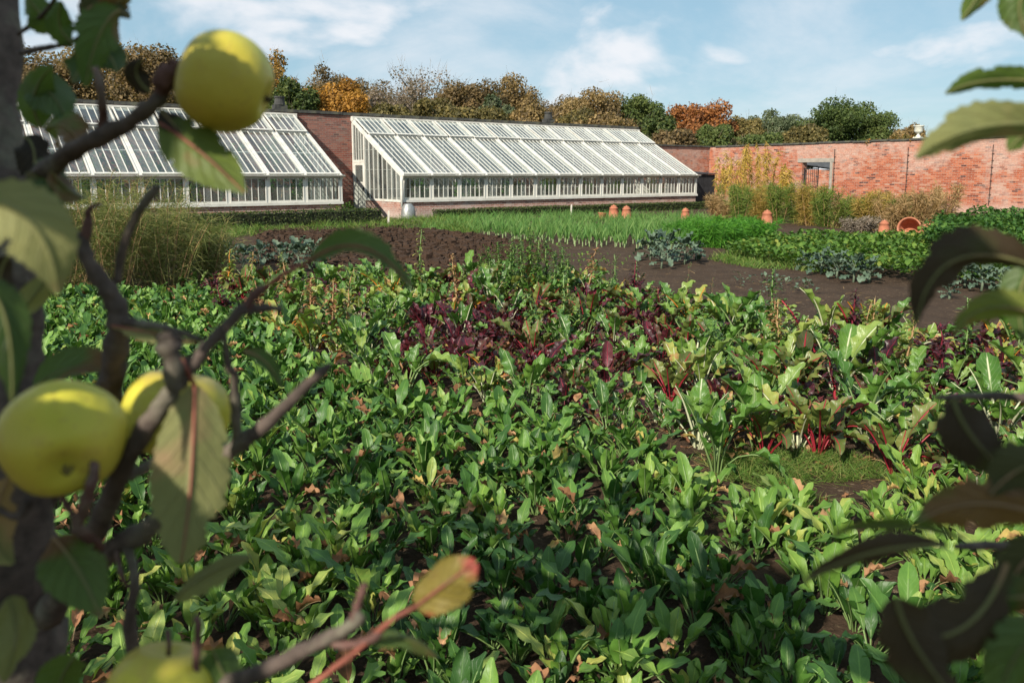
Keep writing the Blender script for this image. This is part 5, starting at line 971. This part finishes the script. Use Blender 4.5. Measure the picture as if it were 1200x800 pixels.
# middle limb
branch(tl, 'branch', [(128, 470, 0.62, 17), (132, 430, 0.60, 16), (140, 385, 0.585, 17), (132, 350, 0.58, 15), (116, 325, 0.575, 12), (100, 298, 0.57, 10), (98, 275, 0.57, 9)])
branch(tl, 'twig', [(99, 285, 0.57, 7), (103, 262, 0.568, 6), (105, 245, 0.566, 4), (118, 239, 0.565, 3)], 'ap_twig', 0.2)
branch(tl, 'twig', [(137, 330, 0.585, 6), (143, 295, 0.58, 6), (157, 258, 0.575, 6), (172, 235, 0.57, 7), (184, 219, 0.57, 6)])
branch(tl, 'twig', [(98, 290, 0.57, 6), (75, 294, 0.585, 5), (40, 285, 0.62, 7)])
branch(tl, 'branch', [(130, 440, 0.6, 15), (100, 500, 0.66, 16), (50, 580, 0.68, 20), (10, 640, 0.69, 22)])
branch(tl, 'twig', [(140, 378, 0.585, 8), (168, 380, 0.57, 7), (200, 386, 0.55, 5), (235, 398, 0.545, 4)])
# long limb with the arching leaf
branch(tl, 'branch', [(60, 720, 0.66, 20), (90, 655, 0.60, 17), (118, 610, 0.55, 15), (145, 545, 0.51, 15), (175, 495, 0.50, 14), (205, 455, 0.50, 12), (235, 415, 0.50, 10), (262, 385, 0.50, 9), (287, 358, 0.50, 9)])
branch(tl, 'spur', [(205, 455, 0.495, 12), (202, 425, 0.49, 13), (198, 402, 0.49, 17), (197, 394, 0.49, 15)], 'ap_bark', 0.25)
branch(tl, 'twig', [(280, 364, 0.50, 8), (305, 361, 0.51, 7), (330, 362, 0.52, 4)])
branch(tl, 'twig', [(285, 362, 0.50, 8), (302, 342, 0.50, 7), (312, 335, 0.50, 5)], 'ap_twig', 0.2)
branch(tl, 'twig', [(262, 390, 0.50, 4), (268, 430, 0.51, 5), (275, 440, 0.52, 7), (276, 480, 0.53, 7), (279, 522, 0.54, 8)])
branch(tl, 'branch', [(90, 690, 0.6, 18), (130, 645, 0.57, 15), (175, 618, 0.56, 15), (205, 590, 0.55, 13), (240, 555, 0.545, 13), (275, 525, 0.54, 12), (320, 490, 0.535, 10), (355, 455, 0.53, 8), (376, 436, 0.53, 7), (386, 428, 0.53, 4)])
branch(tl, 'twig', [(150, 560, 0.52, 8), (172, 545, 0.53, 8), (188, 540, 0.54, 10), (200, 520, 0.55, 9), (198, 500, 0.55, 6)])
branch(tl, 'twig', [(90, 622, 0.5, 7), (100, 590, 0.48, 8), (108, 565, 0.47, 9), (112, 540, 0.47, 6)], 'ap_twig', 0.25)
branch(tl, 'twig', [(72, 580, 0.49, 4), (85, 602, 0.49, 6), (98, 625, 0.5, 7), (118, 640, 0.53, 8)], 'ap_twig', 0.25)
branch(tl, 'twig', [(150, 640, 0.56, 7), (158, 680, 0.55, 7), (152, 730, 0.56, 9), (160, 790, 0.58, 9)])
branch(tl, 'twig', [(138, 645, 0.56, 4), (142, 672, 0.55, 4), (150, 688, 0.55, 3)], 'ap_twig')
# low limb at the bottom
branch(tl, 'branch', [(60, 900, 0.66, 16), (180, 830, 0.56, 14), (270, 800, 0.50, 13), (330, 775, 0.48, 12), (375, 752, 0.47, 10), (408, 735, 0.465, 10), (425, 718, 0.465, 9)], 'ap_bark')
branch(tl, 'twig', [(415, 728, 0.465, 8), (420, 705, 0.465, 6), (427, 684, 0.465, 5)], 'ap_twig', 0.25)
branch(tl, 'twig', [(385, 752, 0.47, 6), (412, 755, 0.465, 6), (435, 748, 0.46, 6), (448, 738, 0.46, 5)], 'ap_twig', 0.2)
branch(tl, 'twig', [(360, 806, 0.47, 4), (400, 776, 0.465, 4), (437, 745, 0.46, 4)], 'ap_red', 0.15)
branch(tl, 'twig', [(225, 830, 0.5, 8), (230, 780, 0.49, 6), (232, 735, 0.48, 6), (230, 722, 0.48, 4)], 'ap_twig', 0.2)
branch(tl, 'twig', [(-10, 590, 0.5, 6), (20, 606, 0.5, 5), (35, 585, 0.5, 7)], 'ap_bark', 0.2)
# leaves, each one placed and turned by itself
fg_leaf(tl, (186, 144, 0.545), (232, 176, 0.535), (287, 226, 0.525), 62, 0.25, 'al_spot', 0.25, 0.12, red=True)
fg_leaf(tl, (140, 12, 0.58), (116, 42, 0.57), (100, 102, 0.57), 44, 0.35, 'al_green', 0.25)
fg_leaf(tl, (-40, 232, 0.40), (38, 262, 0.40), (68, 345, 0.41), 74, 0.15, 'al_pale', 0.2, 0.10)
fg_leaf(tl, (-30, 330, 0.40), (5, 370, 0.40), (14, 470, 0.40), 48, 0.3, 'al_green', 0.2)
fg_leaf(tl, (362, 306, 0.50), (425, 290, 0.485), (483, 340, 0.47), 40, 0.75, 'al_green', -0.4, 0.12, red=True, stalk=(300, 345, 0.50))
fg_leaf(tl, (228, 452, 0.50), (224, 560, 0.49), (212, 660, 0.485), 80, 0.10, 'al_pale', 0.18, 0.10, red=True, shape=(0.95, 0.6), stalk=(210, 420, 0.49))
fg_leaf(tl, (62, 630, 0.5), (88, 662, 0.49), (118, 722, 0.48), 62, 0.3, 'al_green', 0.25)
fg_leaf(tl, (488, 710, 0.46), (525, 682, 0.455), (558, 658, 0.455), 52, 0.15, 'al_red', 0.3, 0.3, red=True, shape=(0.8, 0.5), stalk=(440, 742, 0.46))
fg_leaf(tl, (205, 702, 0.54), (245, 672, 0.53), (296, 652, 0.52), 34, 0.7, 'al_pale', 0.3, 0.2)
fg_leaf(tl, (430, 752, 0.47), (475, 748, 0.48), (512, 770, 0.49), 26, 0.8, 'al_green', 0.3)
fg_leaf(tl, (286, 412, 0.6), (312, 425, 0.6), (330, 456, 0.6), 20, 0.5, 'al_green', -0.3)
fg_leaf(tl, (132, 382, 0.57), (185, 392, 0.555), (232, 402, 0.55), 22, 0.9, 'al_pale', 0.3, 0.1, red=True)
fg_leaf(tl, (40, 452, 0.62), (90, 430, 0.62), (128, 442, 0.62), 50, 0.85, 'al_green', -0.35)
fg_leaf(tl, (10, 560, 0.5), (-5, 620, 0.5), (16, 660, 0.5), 40, 0.4, 'al_pale', 0.3)
fg_leaf(tl, (10, 700, 0.48), (18, 740, 0.48), (5, 800, 0.48), 46, 0.5, 'al_pale', 0.35, 0.3)
fg_leaf(tl, (250, 760, 0.5), (262, 790, 0.5), (290, 840, 0.5), 44, 0.3, 'al_green', 0.3)
fg_leaf(tl, (88, 770, 0.55), (70, 800, 0.56), (60, 850, 0.56), 40, 0.3, 'al_green', 0.3)
for b, m, tp, w_, ro, mt in [((48, 150, .64), (40, 112, .63), (62, 78, .62), 40, .5, 'al_green'), ((52, 152, .62), (78, 150, .61), (98, 178, .60), 42, .4, 'al_green'), ((40, 190, .62), (58, 205, .61), (70, 245, .60), 40, .5, 'al_green'),
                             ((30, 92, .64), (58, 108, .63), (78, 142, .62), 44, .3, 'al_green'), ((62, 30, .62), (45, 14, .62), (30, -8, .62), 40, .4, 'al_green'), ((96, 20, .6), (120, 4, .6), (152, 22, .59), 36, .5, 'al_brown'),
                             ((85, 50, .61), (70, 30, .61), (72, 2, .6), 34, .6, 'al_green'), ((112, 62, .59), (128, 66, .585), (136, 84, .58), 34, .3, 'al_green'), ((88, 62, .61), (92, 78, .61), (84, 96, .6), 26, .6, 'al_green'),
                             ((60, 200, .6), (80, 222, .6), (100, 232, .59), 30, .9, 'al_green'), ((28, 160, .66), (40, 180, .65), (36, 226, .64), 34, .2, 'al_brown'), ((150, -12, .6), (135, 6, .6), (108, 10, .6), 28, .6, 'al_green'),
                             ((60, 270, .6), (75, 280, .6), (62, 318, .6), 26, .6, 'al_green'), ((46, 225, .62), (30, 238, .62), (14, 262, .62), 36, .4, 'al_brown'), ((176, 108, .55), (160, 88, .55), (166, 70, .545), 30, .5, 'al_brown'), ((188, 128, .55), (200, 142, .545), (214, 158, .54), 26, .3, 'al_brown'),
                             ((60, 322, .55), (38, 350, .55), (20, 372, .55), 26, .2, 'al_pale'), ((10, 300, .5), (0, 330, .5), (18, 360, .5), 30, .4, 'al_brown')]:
    fg_leaf(tl, b, m, tp, w_, ro, mt, 0.3, 0.2)
apple(264, 98, 0.55, 58.5, (-0.92, -0.1, 0.35), 'yellow apple hanging highest, against the sky and greenhouse roof', 3)
apple(77, 513, 0.485, 69, (-0.42, 0.75, 0.35), 'yellow apple at the left edge beside the trunk', 5, 0.88)
apple(206, 484, 0.60, 60, (0.2, 0.2, 0.9), 'yellow green apple half hidden behind the branch and hanging leaf', 6, 0.9)
apple(190, 812, 0.50, 62, (0.1, 0.3, 0.9), 'yellow apple cut off by the bottom edge of the picture', 8)

def shade_leaf(pt, t, off, mat='al_green', w_=46):  # leaf out of view, set sunward to cast a shadow on an apple
    c = np.array(pt) + np.array(TO_SUN) * t + np.array(off); q0 = proj(c)[0]; k = 0.036 * FPX / q0[2]
    fg_leaf(tl, (q0[0] - k, q0[1] - 0.2 * k, q0[2]), (q0[0], q0[1], q0[2]), (q0[0] + k, q0[1] + 0.4 * k, q0[2]), 0.042 * FPX / q0[2], 0.35, mat, 0.2)
shade_leaf(at(280, 120, .53), 0.17, (0.0, 0, -0.004)); shade_leaf(at(262, 132, .53), 0.19, (0.0, 0, 0.0)); shade_leaf(at(100, 545, .46), 0.24, (0, 0, 0)); shade_leaf(at(230, 500, .58), 0.3, (0, 0, 0))

# right-hand tree
tr_ = empty('apple_tree', (0, 0, 0)); tag(tr_, 'dark leafy apple tree reaching in from the right edge', 'tree')
branch(tr_, 'branch', [(1290, 480, 0.62, 8), (1220, 468, 0.60, 7), (1160, 464, 0.59, 6), (1095, 466, 0.58, 3)], 'ap_bark')
branch(tr_, 'trunk', [(1600, 1900, 1.4, 40), (1500, 1200, 0.9, 45), (1420, 800, 0.72, 40), (1360, 560, 0.66, 32), (1320, 380, 0.62, 22), (1280, 200, 0.60, 16), (1240, 60, 0.58, 12), (1215, -80, 0.58, 10)])
branch(tr_, 'branch', [(1380, 700, 0.68, 16), (1280, 660, 0.62, 11), (1190, 640, 0.58, 7), (1120, 640, 0.56, 4)])
branch(tr_, 'twig', [(1260, 130, 0.59, 7), (1225, 120, 0.56, 5), (1200, 130, 0.54, 4)])
branch(tr_, 'twig', [(1300, 330, 0.6, 7), (1240, 320, 0.55, 5), (1195, 325, 0.52, 4)])
for b, m, tp, w_, ro, mt, cu in [((1250, 100, .52), (1165, 94, .52), (1108, 110, .52), 30, .7, 'al_green', .3), ((1250, 150, .46), (1150, 150, .45), (1074, 186, .45), 46, .45, 'al_pale', .5), ((1170, -40, .55), (1150, -10, .55), (1127, 24, .55), 30, .6, 'al_green', .3), ((1215, -30, .5), (1195, 5, .5), (1205, 45, .5), 34, .3, 'al_green', .3),
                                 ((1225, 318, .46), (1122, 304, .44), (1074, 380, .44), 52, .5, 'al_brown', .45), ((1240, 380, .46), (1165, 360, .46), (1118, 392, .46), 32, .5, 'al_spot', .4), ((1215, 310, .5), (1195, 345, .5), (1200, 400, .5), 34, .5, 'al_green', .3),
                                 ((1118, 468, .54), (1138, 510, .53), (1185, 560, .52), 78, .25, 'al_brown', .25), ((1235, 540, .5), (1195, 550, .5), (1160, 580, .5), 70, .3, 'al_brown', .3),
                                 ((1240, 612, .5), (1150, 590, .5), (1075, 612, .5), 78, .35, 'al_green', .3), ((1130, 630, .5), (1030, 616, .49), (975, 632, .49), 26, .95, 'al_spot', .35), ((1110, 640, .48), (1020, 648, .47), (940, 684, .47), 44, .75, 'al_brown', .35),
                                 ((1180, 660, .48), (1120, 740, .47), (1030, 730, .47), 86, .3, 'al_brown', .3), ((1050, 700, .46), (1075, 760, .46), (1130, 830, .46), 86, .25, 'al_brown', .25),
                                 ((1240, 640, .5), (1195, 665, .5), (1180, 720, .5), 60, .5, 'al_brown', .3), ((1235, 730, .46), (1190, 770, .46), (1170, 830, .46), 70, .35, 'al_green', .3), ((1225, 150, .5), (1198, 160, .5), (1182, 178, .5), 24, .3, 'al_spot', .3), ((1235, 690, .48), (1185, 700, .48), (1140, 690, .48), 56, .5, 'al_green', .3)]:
    if b[1] > 450: b, m, tp = [(x, y, d * 0.8) for x, y, d in (b, m, tp)]; w_ *= 0.72
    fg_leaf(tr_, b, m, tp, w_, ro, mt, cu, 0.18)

# unseen leaf clumps behind and above the camera, added to shade the foreground
def shade_clumps(parent, blobs, n, seed, size=0.045):
    g = np.random.default_rng(seed); c = np.array([b[:3] for b in blobs]); r = np.array([[b[3]] * 3 for b in blobs])
    tp = [leaf_tpl(size * 1.7, size, 0.015, 0.6, 0.3, 0.2, 6, 2, 0.85, 0.7, 3, 0.0012), leaf_tpl(size * 1.4, size * 0.9, 0.015, 1.2, 0.3, 0.2, 6, 2, 0.85, 0.7, 4, 0.0012)]
    li = g.integers(0, len(c), n); d = g.normal(size=(n, 3)); d /= np.linalg.norm(d, axis=1)[:, None]; P = c[li] + d * r[li] * (g.random(n) ** 0.4)[:, None]
    q_ = proj(P); seen = (q_[:, 2] > 0.02) & (q_[:, 0] > -120) & (q_[:, 0] < 1320) & (q_[:, 1] > -120) & (q_[:, 1] < 920); near = np.linalg.norm(P - np.array([0, 0, CAM_H]), axis=1) < 0.25
    P = P[~(seen | near)]; n = len(P)
    o = join_leaves('crown', tp, g.integers(0, 2, n), P, g.uniform(0, 6.28, n), g.uniform(0.4, 2.4, n), g.uniform(0.7, 1.3, n), [M['al_green'], M['ap_red']], parent, seed); o['kind'] = 'stuff'  # clumps added for their shade, parented to the apple tree
    mb = MB()
    for b in blobs: e = np.array(b[:3]); s0 = np.array([-0.75 if e[0] < 0 else 0.95, 0.35 if e[0] < 0 else 0.25, 1.7]); mb.tube([s0, (s0 + e) / 2 + [0, 0, 0.1], e], [0.02, 0.015, 0.006], 6)
    mb.build('limbs', M['ap_bark'], parent)  # added limbs out of view, leading to the shading clumps
def above(pts, t, r): return [(*(at(x, y, d) + np.array(TO_SUN) * t), r) for x, y, d in pts]  # clump centres set sunward of each point that is to be darkened
g = np.random.default_rng(4)
dap = [(g.uniform(-3.3, -2.25), g.uniform(-0.8, 1.0), g.uniform(2.05, 2.6), g.uniform(0.1, 0.25)) for _ in range(13)] + [(g.uniform(-2.2, -1.0), g.uniform(-0.6, 0.9), g.uniform(2.1, 2.6), g.uniform(0.06, 0.12)) for _ in range(5)]  # unseen clumps placed so their shadows dapple the near bed
shade_clumps(tl, SHADE_L, 700, 5); shade_clumps(tl, dap, 520, 7)
shade_clumps(tl, above([(60, 120, .62), (50, 200, .62), (15, 420, .62), (15, 560, .62), (20, 700, .6), (60, 40, .62), (110, 660, .5), (120, 60, .58), (30, 20, .66), (10, 250, .66), (8, 120, .7), (5, 330, .67)], 0.95, 0.07), 800, 8)
shade_clumps(tr_, SHADE_R, 260, 6); shade_clumps(tr_, above([(1100, 520, .43), (1170, 560, .4), (1150, 610, .4), (1060, 640, .40), (990, 655, .38), (1100, 700, .39), (1160, 760, .37), (1060, 760, .37), (1190, 690, .4), (1150, 540, .4)], 0.75, 0.06), 900, 9)
# put each apple tree's root at the foot of its trunk
for root, foot in ((tl, at(0, 1700, 1.5)), (tr_, at(1600, 1900, 1.4))):
    base = Vector((foot[0], foot[1], 0.0)); root.location = base
    for ch in root.children: ch.location = ch.location - base
